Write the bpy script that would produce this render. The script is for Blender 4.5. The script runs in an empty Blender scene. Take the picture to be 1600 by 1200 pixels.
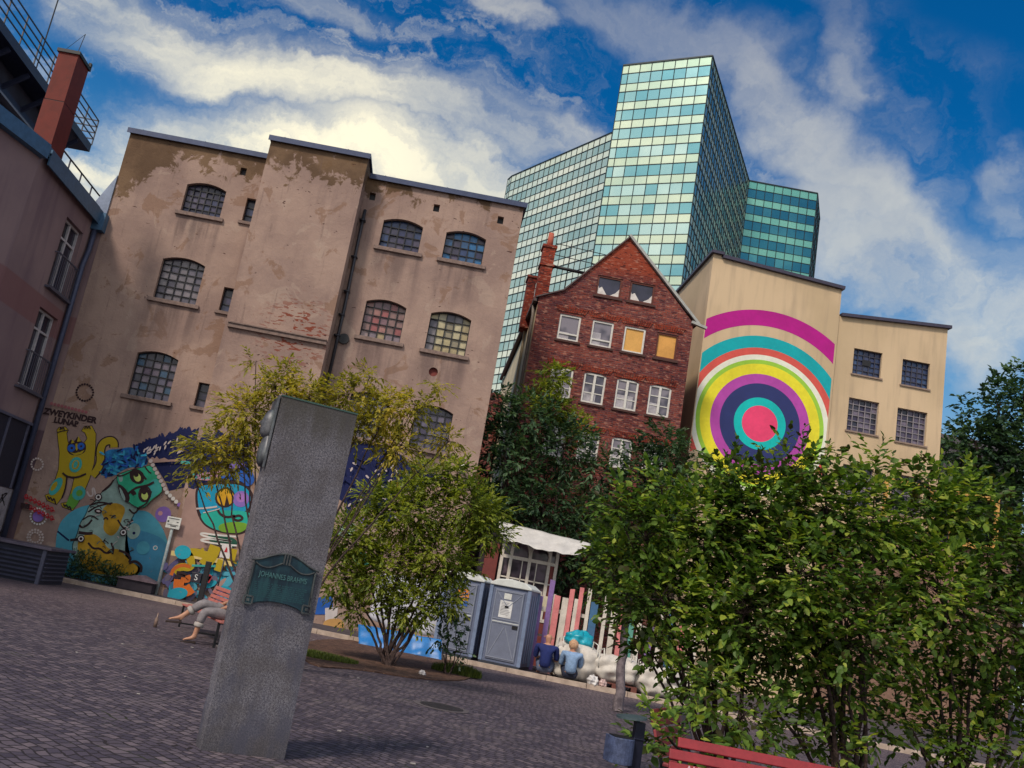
import bpy, math, random
import numpy as np
from mathutils import Vector, Matrix
from mathutils.geometry import tessellate_polygon
random.seed(7); rng = np.random.default_rng(7)
S = bpy.context.scene; COL = S.collection
R = math.radians
# ---------------------------------------------------------------- camera
FPX, H, ROLL, PITCH, CX = 1434.0, 1.6, R(10.76), R(12.8), 702.0
Fv = Vector((0, math.cos(PITCH), math.sin(PITCH))); R0 = Vector((1, 0, 0)); U0 = Vector((0, -math.sin(PITCH), math.cos(PITCH)))
Rv = math.cos(ROLL) * R0 + math.sin(ROLL) * U0; Uv = -math.sin(ROLL) * R0 + math.cos(ROLL) * U0
cd = bpy.data.cameras.new('camera'); cam = bpy.data.objects.new('camera', cd); COL.objects.link(cam)
cd.sensor_width = 36; cd.lens = 36 * FPX / 1600; cd.shift_x = (800 - CX) / 1600; cd.clip_start = .1; cd.clip_end = 5000
M3 = Matrix((Rv, Uv, -Fv)).transposed(); cam.matrix_world = Matrix.Translation((0, 0, H)) @ M3.to_4x4()
S.camera = cam; S.render.resolution_x = 1024; S.render.resolution_y = 768
S.view_settings.view_transform = 'Standard'; S.view_settings.look = 'None'; S.view_settings.exposure = 0.35; S.view_settings.gamma = 1
def ray(x, y):
    return Fv + (x - CX) / FPX * Rv - (y - 600) / FPX * Uv
def at(x, y, Y):                       # a photo direction met with the wall plane at depth Y (survey of the place)
    d = ray(x, y); t = Y / d.y; return Vector((d.x * t, Y, H + d.z * t))
def gp(x, y, z=0):
    d = ray(x, y); t = (z - H) / d.z; return Vector((d.x * t, d.y * t, z))
def pX(x, y, X):
    d = ray(x, y); t = X / d.x; return Vector((X, d.y * t, H + d.z * t))
# ---------------------------------------------------------------- node helper
class G:
    def __init__(s, nt): s.nt = nt; s.nt.nodes.clear()
    def n(s, t, **kw):
        nd = s.nt.nodes.new(t)
        for k, v in kw.items(): setattr(nd, k, v)
        return nd
    def put(s, sock, v):
        if v is None: return
        if isinstance(v, bpy.types.NodeSocket): s.nt.links.new(v, sock)
        else:
            if isinstance(v, (tuple, list)) and len(v) == 3 and sock.type == 'RGBA': v = (*v, 1)
            sock.default_value = v
    def m(s, op, a, b=None, c=None, clamp=False):
        nd = s.n('ShaderNodeMath', operation=op, use_clamp=clamp)
        for i, v in enumerate((a, b, c)):
            if v is not None: s.put(nd.inputs[i], v)
        return nd.outputs[0]
    def v(s, op, a, b=None, out=0):
        nd = s.n('ShaderNodeVectorMath', operation=op); s.put(nd.inputs[0], a)
        if b is not None: s.put(nd.inputs[3 if op == 'SCALE' else 1], b)
        return nd.outputs[out]
    def mix(s, f, a, b, mode='MIX'):
        nd = s.n('ShaderNodeMix', data_type='RGBA', blend_type=mode); s.put(nd.inputs[0], f); s.put(nd.inputs[6], a); s.put(nd.inputs[7], b); return nd.outputs[2]
    def noise(s, vec, scale, detail=4, rough=.55, dist=0, out=0):
        nd = s.n('ShaderNodeTexNoise'); s.put(nd.inputs['Vector'], vec); s.put(nd.inputs['Scale'], scale)
        nd.inputs['Detail'].default_value = detail; nd.inputs['Roughness'].default_value = rough; nd.inputs['Distortion'].default_value = dist; return nd.outputs[out]
    def ss(s, x, a, b):              # smoothstep
        nd = s.n('ShaderNodeMapRange', interpolation_type='SMOOTHSTEP'); s.put(nd.inputs[0], x)
        for i, vv in zip((1, 2, 3, 4), (a, b, 0, 1)): s.put(nd.inputs[i], vv)
        return nd.outputs[0]
    def ramp(s, f, stops):
        nd = s.n('ShaderNodeValToRGB'); s.put(nd.inputs[0], f); el = nd.color_ramp.elements
        while len(el) < len(stops): el.new(.5)
        for e, (p, c) in zip(el, stops): e.position = p; e.color = (*c, 1)
        return nd.outputs[0]
    def sep(s, v):
        nd = s.n('ShaderNodeSeparateXYZ'); s.put(nd.inputs[0], v); return nd.outputs
    def comb(s, x, y, z):
        nd = s.n('ShaderNodeCombineXYZ')
        for i, vv in enumerate((x, y, z)): s.put(nd.inputs[i], vv)
        return nd.outputs[0]
    def pos(s): return s.n('ShaderNodeNewGeometry').outputs['Position']
    def obj(s): return s.n('ShaderNodeTexCoord').outputs['Object']
    def bump(s, h, st=.3, d=.01):
        nd = s.n('ShaderNodeBump'); s.put(nd.inputs['Height'], h); nd.inputs['Strength'].default_value = st; nd.inputs['Distance'].default_value = d; return nd.outputs[0]
    def out(s, col, rough=.8, metal=0, normal=None, spec=.4, **kw):
        p = s.n('ShaderNodeBsdfPrincipled'); s.put(p.inputs['Base Color'], col); s.put(p.inputs['Roughness'], rough); s.put(p.inputs['Metallic'], metal)
        s.put(p.inputs['Specular IOR Level'], spec)
        if normal: s.put(p.inputs['Normal'], normal)
        for k, v in kw.items(): s.put(p.inputs[k.replace('_', ' ')], v)
        o = s.n('ShaderNodeOutputMaterial'); s.nt.links.new(p.outputs[0], o.inputs[0]); return p
def newmat(name):
    m = bpy.data.materials.new(name); m.use_nodes = True; return m, G(m.node_tree)
_mc = {}
def M(col, rough=.7, metal=0, var=.18, scale=6, bump=.12, spec=.4):     # weathered paint / stone of one colour
    key = (tuple(col), rough, metal, var, scale, bump, spec)
    if key in _mc: return _mc[key]
    m, g = newmat('paint'); o = g.obj(); n = g.noise(o, scale, 6, .65); n2 = g.noise(o, scale * 7, 3)
    f = g.m('ADD', g.m('MULTIPLY', n, .7), g.m('MULTIPLY', n2, .3))
    c = g.mix(g.ss(f, .3, .7), tuple(v * (1 - var) for v in col), tuple(min(1, v * (1 + var)) for v in col))
    g.out(c, g.m('ADD', rough - .08, g.m('MULTIPLY', n2, .16)), metal, g.bump(n2, bump, .004) if bump else None, spec); _mc[key] = m; return m
# ---------------------------------------------------------------- sky
SUN_EL, SUN_AZ = R(46), R(216)       # azimuth clockwise from +Y : behind the camera, a little to the left
sd = Vector((math.sin(SUN_AZ) * math.cos(SUN_EL), math.cos(SUN_AZ) * math.cos(SUN_EL), math.sin(SUN_EL)))
W = bpy.data.worlds.new('World'); S.world = W; W.use_nodes = True
def sky():
    g = G(W.node_tree); d = g.n('ShaderNodeTexCoord').outputs['Generated']; d = g.v('NORMALIZE', d)
    st = g.n('ShaderNodeTexSky', sky_type='NISHITA', sun_disc=False); st.sun_elevation = SUN_EL; st.sun_rotation = SUN_AZ; st.dust_density = .6; st.ozone_density = 3
    xyz = g.sep(d)
    base = g.mix(1, st.outputs[0], (.012, .50, .86), 'MULTIPLY')
    base = g.mix(g.m('SUBTRACT', 1, g.ss(xyz[2], .10, .52)), base, (1.1, 3.0, 4.9))
    wn = g.noise(d, 2.2, 5, .6, out=1); w3 = g.v('SCALE', g.v('SUBTRACT', wn, (.5, .5, .5)), .20)
    w4 = g.v('SCALE', g.v('SUBTRACT', g.noise(d, 9, 6, .65, out=1), (.5, .5, .5)), .10)
    dd = g.v('ADD', g.v('ADD', d, w3), w4)
    def band(p, q, w, a=1.0, ends=None):
        P, Q = ray(*p).normalized(), ray(*q).normalized(); nrm = P.cross(Q).normalized()
        t = g.m('ABSOLUTE', g.v('DOT_PRODUCT', dd, tuple(nrm), out=1)); f = g.m('SUBTRACT', 1, g.ss(t, w * .15, w))
        mid = (P + Q).normalized(); r = (P - Q).length * .5
        e = g.v('DISTANCE', dd, tuple(mid), out=1); f = g.m('MULTIPLY', f, g.m('SUBTRACT', 1, g.ss(e, r * .8, r * 1.25)))
        return g.m('MULTIPLY', f, a)
    bands = [band((60, -40), (560, 190), .07, .7), band((330, 120), (930, 260), .055, .85), band((60, 285), (860, 320), .10, 1.0),
             band((770, -30), (850, 90), .028, .8), band((860, 20), (1220, 110), .045, .6), band((1120, 80), (1620, 520), .055, .75),
             band((1270, -60), (1360, 190), .04, .6), band((1250, 320), (1650, 560), .10, .75), band((1560, 230), (1700, 380), .04, .5),
             band((430, -40), (620, 60), .03, .5), band((560,120),(760,210),.03,.35)]
    c = bands[0]
    for b in bands[1:]: c = g.m('MAXIMUM', c, b)
    ax = (ray(900, 300).normalized() - ray(100, 20).normalized()).normalized()
    sk = g.v('SUBTRACT', dd, g.v('SCALE', tuple(ax), g.m('MULTIPLY', g.v('DOT_PRODUCT', dd, tuple(ax), out=1), .86)))
    n = g.noise(sk, 9.0, 8, .56, .5); nf = g.noise(sk, 26, 6, .6, .4); n = g.m('ADD', g.m('MULTIPLY', n, .88), g.m('MULTIPLY', nf, .12))
    hz = g.m('MULTIPLY', g.m('SUBTRACT', 1, g.ss(xyz[2], .02, .34)), .7)
    back = g.m('MULTIPLY', g.ss(g.m('MULTIPLY', xyz[1], -1), -.1, .35), g.ss(n, .36, .58))  # unseen cloud cover behind the camera, added to light the facades
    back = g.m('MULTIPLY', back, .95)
    n2 = g.noise(sk, 13, 8, .62, 1.2); thin = g.m('MULTIPLY', g.m('MULTIPLY', g.ss(n2, .42, .72), g.ss(g.noise(d, 2.6, 3), .36, .62)), .55)
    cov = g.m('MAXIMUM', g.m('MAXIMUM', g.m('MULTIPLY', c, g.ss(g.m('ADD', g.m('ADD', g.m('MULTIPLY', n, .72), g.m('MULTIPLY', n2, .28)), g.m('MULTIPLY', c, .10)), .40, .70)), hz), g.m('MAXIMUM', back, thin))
    # cloud colour: cream low down, grey-lilac high up
    cc = g.mix(g.ss(xyz[2], .40, .66), (6.2, 6.1, 5.3), (2.7, 2.9, 3.5))
    gl = g.m('SUBTRACT', 1, g.ss(g.v('DISTANCE', d, tuple(ray(330, 250).normalized()), out=1), .08, .48))
    cc = g.mix(g.m('MULTIPLY', gl, .9), cc, (9.5, 8.7, 6.3))
    cc = g.mix(g.ss(g.noise(dd, 6, 5), .34, .62), g.v('MULTIPLY', cc, (.70, .74, .84)), cc)
    cc = g.mix(g.ss(g.m('MULTIPLY', xyz[1], -1), -.1, .3), cc, (9.5, 9.0, 8.2))  # brightens the added clouds behind the camera
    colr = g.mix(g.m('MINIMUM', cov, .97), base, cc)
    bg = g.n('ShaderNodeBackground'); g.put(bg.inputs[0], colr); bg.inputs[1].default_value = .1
    o = g.n('ShaderNodeOutputWorld'); g.nt.links.new(bg.outputs[0], o.inputs[0])
sky()
sl = bpy.data.lights.new('sun', 'SUN'); sl.energy = 2.3; sl.angle = R(10); sl.color = (1, .88, .74)
so = bpy.data.objects.new('sun', sl); COL.objects.link(so); so.rotation_euler = sd.to_track_quat('Z', 'Y').to_euler(); so.location = (0, 0, 40)
# ---------------------------------------------------------------- mesh helper
class MB:
    def __init__(s): s.v = []; s.f = []; s.mi = []
    def face(s, pts, mi=0):
        b = len(s.v); s.v += [tuple(p) for p in pts]; s.f.append(tuple(range(b, b + len(pts)))); s.mi.append(mi)
    def box(s, x0, y0, z0, x1, y1, z1, mi=0, T=None):
        P = [Vector(p) for p in ((x0, y0, z0), (x1, y0, z0), (x1, y1, z0), (x0, y1, z0), (x0, y0, z1), (x1, y0, z1), (x1, y1, z1), (x0, y1, z1))]
        if T: P = [T @ p for p in P]
        b = len(s.v); s.v += [tuple(p) for p in P]
        for f in ((0, 3, 2, 1), (4, 5, 6, 7), (0, 1, 5, 4), (1, 2, 6, 5), (2, 3, 7, 6), (3, 0, 4, 7)): s.f.append(tuple(b + i for i in f)); s.mi.append(mi)
        return s
    def bar(s, a, b, w, h=None, mi=0, up=(0, 0, 1)):     # rectangular bar between two points
        a = Vector(a); b = Vector(b); h = h or w; d = (b - a); L = d.length; d.normalize(); up = Vector(up)
        if abs(d.dot(up)) > .98: up = Vector((0, 1, 0))
        x = d.cross(up).normalized(); z = x.cross(d).normalized()
        T = Matrix((x, d, z)).transposed().to_4x4(); T.translation = a
        s.box(-w / 2, 0, -h / 2, w / 2, L, h / 2, mi, T); return s
    def tube(s, pts, r, n=8, mi=0, cap=True):
        pts = [Vector(p) for p in pts]; rr = r if isinstance(r, (list, tuple)) else [r] * len(pts); b = len(s.v); px = None
        for i, p in enumerate(pts):
            d = (pts[min(i + 1, len(pts) - 1)] - pts[max(i - 1, 0)]).normalized()
            if px is None: px = d.orthogonal().normalized()
            px = (px - d * px.dot(d)).normalized(); py = d.cross(px)
            for k in range(n):
                t = 2 * math.pi * k / n; s.v.append(tuple(p + rr[i] * (math.cos(t) * px + math.sin(t) * py)))
        for i in range(len(pts) - 1):
            for k in range(n):
                s.f.append((b + i * n + k, b + i * n + (k + 1) % n, b + (i + 1) * n + (k + 1) % n, b + (i + 1) * n + k)); s.mi.append(mi)
        if cap:
            s.f.append(tuple(b + k for k in range(n))[::-1]); s.mi.append(mi); e = b + (len(pts) - 1) * n
            s.f.append(tuple(e + k for k in range(n))); s.mi.append(mi)
        return s
    def prism(s, poly, a, b, mi=0, fn=None):     # poly of 2-D points; fn(u,v,w)->xyz; extruded w=a..b
        fn = fn or (lambda u, v, w: (u, w, v)); n = len(poly); k = len(s.v)
        s.v += [tuple(fn(u, v, a)) for u, v in poly] + [tuple(fn(u, v, b)) for u, v in poly]
        for tri in tessellate_polygon([[Vector((u, v, 0)) for u, v in poly]]):
            s.f.append(tuple(k + i for i in tri)); s.mi.append(mi); s.f.append(tuple(k + n + i for i in reversed(tri))); s.mi.append(mi)
        for i in range(n):
            j = (i + 1) % n; s.f.append((k + i, k + j, k + n + j, k + n + i)); s.mi.append(mi)
        return s
    def build(s, name, mats, parent=None, smooth=False, local=False, bevel=0, fixn=True):
        off = Vector((0, 0, 0))
        if parent is not None and not local:
            p = parent
            while p is not None: off += p.location; p = p.parent
        me = bpy.data.meshes.new(name); me.from_pydata([(x - off.x, y - off.y, z - off.z) for x, y, z in s.v], [], s.f)
        if not isinstance(mats, (list, tuple)): mats = [mats]
        for m in mats: me.materials.append(m)
        me.polygons.foreach_set('material_index', s.mi)
        if fixn:
            import bmesh
            bm = bmesh.new(); bm.from_mesh(me); bmesh.ops.recalc_face_normals(bm, faces=bm.faces); bm.to_mesh(me); bm.free()
        if smooth: me.polygons.foreach_set('use_smooth', [True] * len(s.f))
        o = bpy.data.objects.new(name, me); COL.objects.link(o)
        if parent is not None: o.parent = parent
        if bevel:
            b = o.modifiers.new('bevel', 'BEVEL'); b.width = bevel; b.segments = 2; b.limit_method = 'ANGLE'
        return o
def tag(o, label=None, cat=None, group=None, kind=None):
    if label: o['label'] = label
    if cat: o['category'] = cat
    if group: o['group'] = group
    if kind: o['kind'] = kind
    return o
def empty(name, loc, label, cat, group=None, rz=0):
    o = bpy.data.objects.new(name, None); COL.objects.link(o); o.location = loc; o.rotation_euler.z = rz; o.empty_display_size = .2
    return tag(o, label, cat, group)
def copy_tree(o, parent=None):
    c = o.copy(); COL.objects.link(c); c.parent = parent
    for ch in list(o.children): copy_tree(ch, c)
    return c
def text(body, size, name, mat, parent, mtx, depth=.003, sx=1.0, bold=0):
    cu = bpy.data.curves.new(name, 'FONT'); cu.body = body; cu.size = size; cu.extrude = depth; cu.align_x = 'CENTER'; cu.align_y = 'CENTER'; cu.space_line = .95; cu.offset = bold
    t = bpy.data.objects.new('t', cu); me = bpy.data.meshes.new_from_object(t); me.name = name; bpy.data.objects.remove(t)
    me.transform(Matrix.Diagonal((sx, 1, 1, 1))); me.materials.append(mat); o = bpy.data.objects.new(name, me); COL.objects.link(o); o.parent = parent; o.matrix_local = mtx; return o
FRONT = Matrix.Rotation(R(90), 4, 'X')     # text facing -Y
# wall sheet with holes: fn(u,v,w)->xyz, w = depth into the wall
def wall(mb, outer, holes, fn, depth, mi=0, rmi=0):
    loops = [outer] + holes; flat = [p for l in loops for p in l]; b = len(mb.v); mb.v += [tuple(fn(u, v, 0)) for u, v in flat]
    for tri in tessellate_polygon([[Vector((u, v, 0)) for u, v in l] for l in loops]): mb.f.append(tuple(b + i for i in tri)); mb.mi.append(mi)
    for l in holes:
        for i in range(len(l)):
            p, q = l[i], l[(i + 1) % len(l)]; mb.face([fn(*p, 0), fn(*q, 0), fn(*q, depth), fn(*p, depth)], rmi)
def arch(x0, x1, z0, z1, rise, n=10):
    pts = [(x0, z0), (x1, z0)]; c = (x0 + x1) / 2; w = (x1 - x0) / 2
    for i in range(n + 1):
        t = 1 - 2 * i / n; pts.append((c + w * t, z1 + rise * (1 - t * t)))
    return pts
# ================================================================ MATERIALS of the setting
WSILL = []
for q_, w_ in (((311, 334), .85), ((272, 473), .85), ((230, 622), .85), ((622, 391), .75), ((720, 410), .75), ((592, 531), .75), ((693, 551), .75), ((672, 704), .75)):
    a_ = at(*q_, 28.5); WSILL.append((a_.x, a_.z, w_))
def mat_plaster():
    m, g = newmat('plaster'); p = g.pos(); x, y, z = g.sep(p)
    n1 = g.noise(p, .55, 6, .6); n2 = g.noise(p, 2.3, 8, .65, .4); n3 = g.noise(p, 14, 4)
    st = g.noise(g.v('MULTIPLY', p, (2.2, 1, .22)), 1.2, 5)
    base = g.mix(g.ss(n1, .35, .65), (.27, .185, .158), (.365, .255, .208))
    base = g.mix(g.m('MULTIPLY', g.ss(st, .5, .75), .45), base, (.20, .135, .12))
    base = g.mix(g.m('MULTIPLY', g.ss(g.noise(p, 1.1, 7, .6, .6), .58, .62), .55), base, (.21, .115, .07))
    base = g.mix(g.m('MULTIPLY', g.ss(g.noise(g.v('ADD', p, (9, 0, 4)), .8, 6, .6, .5), .6, .63), .35), base, (.42, .32, .26))
    # bare ochre render under the eaves, reaching lower at the left-hand corner
    left = g.m('MULTIPLY', g.ss(g.m('MULTIPLY', x, -1), 10.2, 11.9), 1.6)
    h = g.m('ADD', g.m('ADD', z, left), g.m('MULTIPLY', g.m('SUBTRACT', n2, .5), 4.2))
    right = g.m('MULTIPLY', g.ss(x, -4, -3), -.5); h = g.m('ADD', h, right)
    base = g.mix(g.m('MULTIPLY', g.ss(h, 13.75, 14.05), .85), base, g.mix(g.ss(n1, .4, .6), (.085, .048, .022), (.15, .09, .045)))
    for (wx, wz, ww) in WSILL:      # rain-wash below the sills
        q1 = g.m('MULTIPLY', g.m('SUBTRACT', 1, g.ss(g.m('ABSOLUTE', g.m('SUBTRACT', x, wx)), ww * .8, ww + .15)), g.m('MULTIPLY', g.ss(z, wz - 1.9, wz - .3), g.m('SUBTRACT', 1, g.ss(z, wz, wz + .01))))
        base = g.mix(g.m('MULTIPLY', q1, g.m('MULTIPLY', g.ss(st, .36, .6), .7)), base, (.13, .09, .085))
    base = g.mix(g.m('MULTIPLY', g.ss(g.noise(g.v('MULTIPLY', p, (3.5, 1, .35)), 1.6, 6, .6), .60, .72), .35), base, (.12, .08, .07))
    # small chips
    ch = g.noise(g.v('MULTIPLY', p, (1, 1, 2.2)), 5.5, 3, .5); zone = g.noise(p, .7, 3)
    chip = g.m('MULTIPLY', g.ss(ch, .70, .72), g.ss(zone, .45, .55))
    base = g.mix(chip, base, (.07, .03, .025))
    br = g.m('MULTIPLY', g.ss(g.noise(g.v('MULTIPLY', p, (1, 1, 3)), 4.2, 2), .56, .6), g.m('SUBTRACT', 1, g.ss(g.v('DISTANCE', p, (-5.0, 27.6, 8.6), out=1), .5, 1.6)))
    base = g.mix(br, base, (.20, .05, .03))
    hgt = g.m('SUBTRACT', g.m('ADD', g.m('MULTIPLY', n2, 1.2), g.m('MULTIPLY', n3, .25)), g.m('MULTIPLY', chip, .8))
    g.out(base, .9, 0, g.bump(hgt, .5, .05), .2); return m
PLASTER = mat_plaster()
def mat_brick(name, c1, c2, mortar, scale=1.0):
    m, g = newmat(name); p = g.pos(); x, y, z = g.sep(p)
    nd = g.n('ShaderNodeTexBrick'); g.put(nd.inputs['Vector'], g.v('ADD', g.comb(g.m('ADD', x, y), z, 0), g.v('SCALE', g.noise(p, 2, 2, out=1), .03)))
    nd.inputs['Scale'].default_value = scale; nd.inputs['Brick Width'].default_value = .25; nd.inputs['Row Height'].default_value = .078; nd.inputs['Mortar Size'].default_value = .009
    g.put(nd.inputs['Color1'], c1); g.put(nd.inputs['Color2'], c2); g.put(nd.inputs['Mortar'], mortar); nd.inputs['Bias'].default_value = -.1
    big = g.noise(p, .6, 5); col = g.mix(g.m('MULTIPLY', g.ss(big, .35, .65), .75), nd.outputs[0], g.v('MULTIPLY', nd.outputs[0], (.5, .45, .55)))
    col = g.mix(g.m('MULTIPLY', g.ss(z, 14.6, 15.4), .6), col, (.36, .06, .02)) if name == 'gable_brick' else col
    spot = g.noise(g.v('MULTIPLY', p, (4, 4, 12)), 1, 2); col = g.mix(g.m('MULTIPLY', g.ss(spot, .56, .64), .75), col, (.03, .012, .015))
    sp2 = g.noise(g.v('ADD', g.v('MULTIPLY', p, (4, 4, 12)), (5, 5, 5)), 1, 2); col = g.mix(g.m('MULTIPLY', g.ss(sp2, .56, .66), .55), col, (.45, .22, .16))
    g.out(col, .9, 0, g.bump(g.m('SUBTRACT', g.m('MULTIPLY', g.noise(p, 12, 4), .5), nd.outputs[1]), .6, .02), .2); return m
BRICK = mat_brick('gable_brick', (.27, .062, .042), (.10, .026, .034), (.17, .10, .09))
CHIMNEY_BRICK = mat_brick('chimney_brick', (.32, .05, .022), (.22, .035, .02), (.12, .04, .03))
def mat_cream():
    m, g = newmat('cream_render'); p = g.pos(); n = g.noise(p, .3, 4); s2 = g.noise(g.v('MULTIPLY', p, (3, 1, .3)), 1, 5); n3 = g.noise(p, 25, 3)
    c = g.mix(g.ss(n, .35, .65), (.50, .375, .235), (.60, .45, .29)); c = g.mix(g.m('MULTIPLY', g.ss(s2, .46, .72), .5), c, (.36, .27, .19))
    g.out(c, .85, 0, g.bump(n3, .25, .01), .25); return m
CREAM = mat_cream()
def mat_pink():
    m, g = newmat('pink_render'); p = g.pos(); x, y, z = g.sep(p); n = g.noise(p, .5, 5); s2 = g.noise(g.v('MULTIPLY', p, (1, 2.5, .25)), 1, 5)
    c = g.mix(g.ss(n, .3, .7), (.20, .135, .145), (.26, .18, .18)); c = g.mix(g.m('MULTIPLY', g.ss(s2, .5, .7), .5), c, (.14, .09, .11))
    band = g.m('MULTIPLY', g.ss(z, 7.0, 7.06), g.m('SUBTRACT', 1, g.ss(z, 7.9, 7.96))); c = g.mix(g.m('MULTIPLY', band, .7), c, (.20, .09, .09))
    lo = g.m('SUBTRACT', 1, g.ss(z, 4.2, 4.25)); c = g.mix(g.m('MULTIPLY', lo, .75), c, (.085, .05, .07))
    g.out(c, .9, 0, g.bump(g.noise(p, 20, 4), .3, .01), .2); return m
PINK = mat_pink()
def mat_cobbles():
    m, g = newmat('cobblestones'); p = g.pos(); x, y, z = g.sep(p)
    wv = g.v('SCALE', g.v('SUBTRACT', g.noise(p, .9, 3, out=1), (.5, .5, .5)), .42); w2 = g.v('SCALE', g.v('SUBTRACT', g.noise(p, 5, 2, out=1), (.5, .5, .5)), .045)
    q = g.v('ADD', g.v('ADD', p, wv), w2); mp = g.n('ShaderNodeMapping'); g.put(mp.inputs[0], q); mp.inputs['Rotation'].default_value = (0, 0, R(38))
    nd = g.n('ShaderNodeTexBrick'); g.put(nd.inputs['Vector'], mp.outputs[0]); nd.inputs['Scale'].default_value = 1; nd.offset = .5
    nd.inputs['Brick Width'].default_value = .118; nd.inputs['Row Height'].default_value = .10; nd.inputs['Mortar Size'].default_value = .009; nd.inputs['Mortar Smooth'].default_value = .35
    g.put(nd.inputs['Color1'], (0, 0, 0)); g.put(nd.inputs['Color2'], (1, 1, 1)); g.put(nd.inputs['Mortar'], (.5, .5, .5))
    stone = g.ramp(nd.outputs[0], [(0, (.058, .047, .068)), (.35, (.092, .074, .098)), (.7, (.128, .103, .122)), (1, (.19, .15, .165))])
    fine = g.noise(p, 60, 3); big = g.noise(p, .35, 5); stone = g.mix(g.m('MULTIPLY', fine, .35), stone, g.v('MULTIPLY', stone, (.45, .45, .5)))
    stone = g.mix(g.m('MULTIPLY', g.ss(big, .35, .68), .5), stone, g.v('MULTIPLY', stone, (.6, .57, .66)))
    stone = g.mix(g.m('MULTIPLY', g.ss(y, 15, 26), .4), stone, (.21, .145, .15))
    stn = g.noise(p, 1.7, 7, .7); stone = g.mix(g.m('MULTIPLY', g.ss(stn, .58, .66), .5), stone, (.045, .036, .046)); stone = g.mix(g.m('MULTIPLY', g.ss(g.noise(g.v('ADD', p, (7, 3, 0)), .8, 6, .65), .56, .68), .4), stone, (.20, .16, .155))
    gap = g.mix(g.ss(g.noise(p, 1.5, 3), .6, .7), (.022, .016, .018), (.03, .035, .012))
    c = g.mix(nd.outputs[1], stone, gap)
    hgt = g.m('SUBTRACT', g.m('MULTIPLY', fine, .12), nd.outputs[1]); hgt = g.m('ADD', hgt, g.m('MULTIPLY', nd.outputs[0], .35))
    g.out(c, .72, 0, g.bump(hgt, 1.0, .03), .4); return m
COBBLE = mat_cobbles()
def mat_noisecol(name, a, b, scale, rough=.95, bs=.5, bd=.02, pos=True, c3=None):
    m, g = newmat(name); p = g.pos() if pos else g.obj(); n = g.noise(p, scale, 8, .65); c = g.mix(g.ss(n, .35, .65), a, b)
    if c3: c = g.mix(g.ss(g.noise(p, scale * 4, 4), .6, .66), c, c3)
    g.out(c, rough, 0, g.bump(n, bs, bd), .25); return m
SOIL = mat_noisecol('soil', (.05, .028, .022), (.13, .07, .05), 5, c3=(.2, .13, .09)); ASPH = mat_noisecol('asphalt', (.05, .042, .05), (.09, .075, .085), 3)
KERB = mat_noisecol('kerb_stone', (.36, .28, .23), (.5, .4, .33), 4)
GRANITE = None
def mat_granite():
    m, g = newmat('granite'); o = g.obj(); x, y, z = g.sep(o)
    n = g.noise(o, 62, 4, .8); v = g.noise(o, 170, 2); b = g.noise(o, 3.5, 7, .65)
    c = g.mix(g.ss(n, .36, .64), (.040, .038, .055), (.19, .18, .205)); c = g.mix(g.m('MULTIPLY', g.ss(v, .56, .66), .7), c, (.4, .38, .38))
    c = g.mix(g.m('MULTIPLY', g.ss(b, .4, .62), .5), c, (.065, .055, .055))
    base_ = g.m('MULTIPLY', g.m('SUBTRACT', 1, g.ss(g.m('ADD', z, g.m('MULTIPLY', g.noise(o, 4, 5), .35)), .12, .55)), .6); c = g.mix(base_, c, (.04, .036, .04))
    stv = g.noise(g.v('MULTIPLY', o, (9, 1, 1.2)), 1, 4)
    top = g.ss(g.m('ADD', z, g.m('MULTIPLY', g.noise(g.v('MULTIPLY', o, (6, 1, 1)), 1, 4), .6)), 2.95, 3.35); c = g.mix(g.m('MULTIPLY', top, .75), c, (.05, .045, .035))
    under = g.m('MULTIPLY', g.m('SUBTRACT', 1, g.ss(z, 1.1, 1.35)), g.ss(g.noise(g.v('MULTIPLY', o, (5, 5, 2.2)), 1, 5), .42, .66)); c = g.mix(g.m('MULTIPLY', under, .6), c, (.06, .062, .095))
    c = g.mix(g.m('MULTIPLY', g.ss(stv, .52, .72), .35), c, (.065, .06, .07))
    g.out(c, .75, 0, g.bump(n, .45, .006), .3); return m
GRANITE = mat_granite()
def mat_foliage(name, cols, trans=.35, rough=.5):
    m, g = newmat(name); at_ = g.n('ShaderNodeAttribute', attribute_name='tint'); r = at_.outputs['Fac']
    c = g.ramp(r, [(i / (len(cols) - 1), cc) for i, cc in enumerate(cols)])
    o = g.n('ShaderNodeOutputMaterial'); p = g.n('ShaderNodeBsdfPrincipled'); g.put(p.inputs['Base Color'], c); p.inputs['Roughness'].default_value = rough; p.inputs['Specular IOR Level'].default_value = .35
    t = g.n('ShaderNodeBsdfTranslucent'); g.put(t.inputs[0], g.v('MULTIPLY', c, (1.5, 1.5, .7))); mx = g.n('ShaderNodeMixShader'); mx.inputs[0].default_value = trans
    g.nt.links.new(p.outputs[0], mx.inputs[1]); g.nt.links.new(t.outputs[0], mx.inputs[2]); g.nt.links.new(mx.outputs[0], o.inputs[0]); return m
BARK = mat_noisecol('bark', (.028, .018, .018), (.075, .05, .045), 20, pos=False)
PALEBARK = mat_noisecol('pale_bark', (.08, .065, .075), (.22, .18, .19), 6, pos=False)
def mat_glass(name, a, b, scale, rough=.12, spec=.6):
    m, g = newmat(name); p = g.pos(); x, y, z = g.sep(p); n = g.noise(p, scale, 2)
    c = g.mix(g.ss(n, .4, .6), a, b); g.out(c, rough, 0, None, spec); return m
BLACKM = M((.012, .012, .015), .5); STEEL = M((.05, .05, .06), .45, .6)
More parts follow.
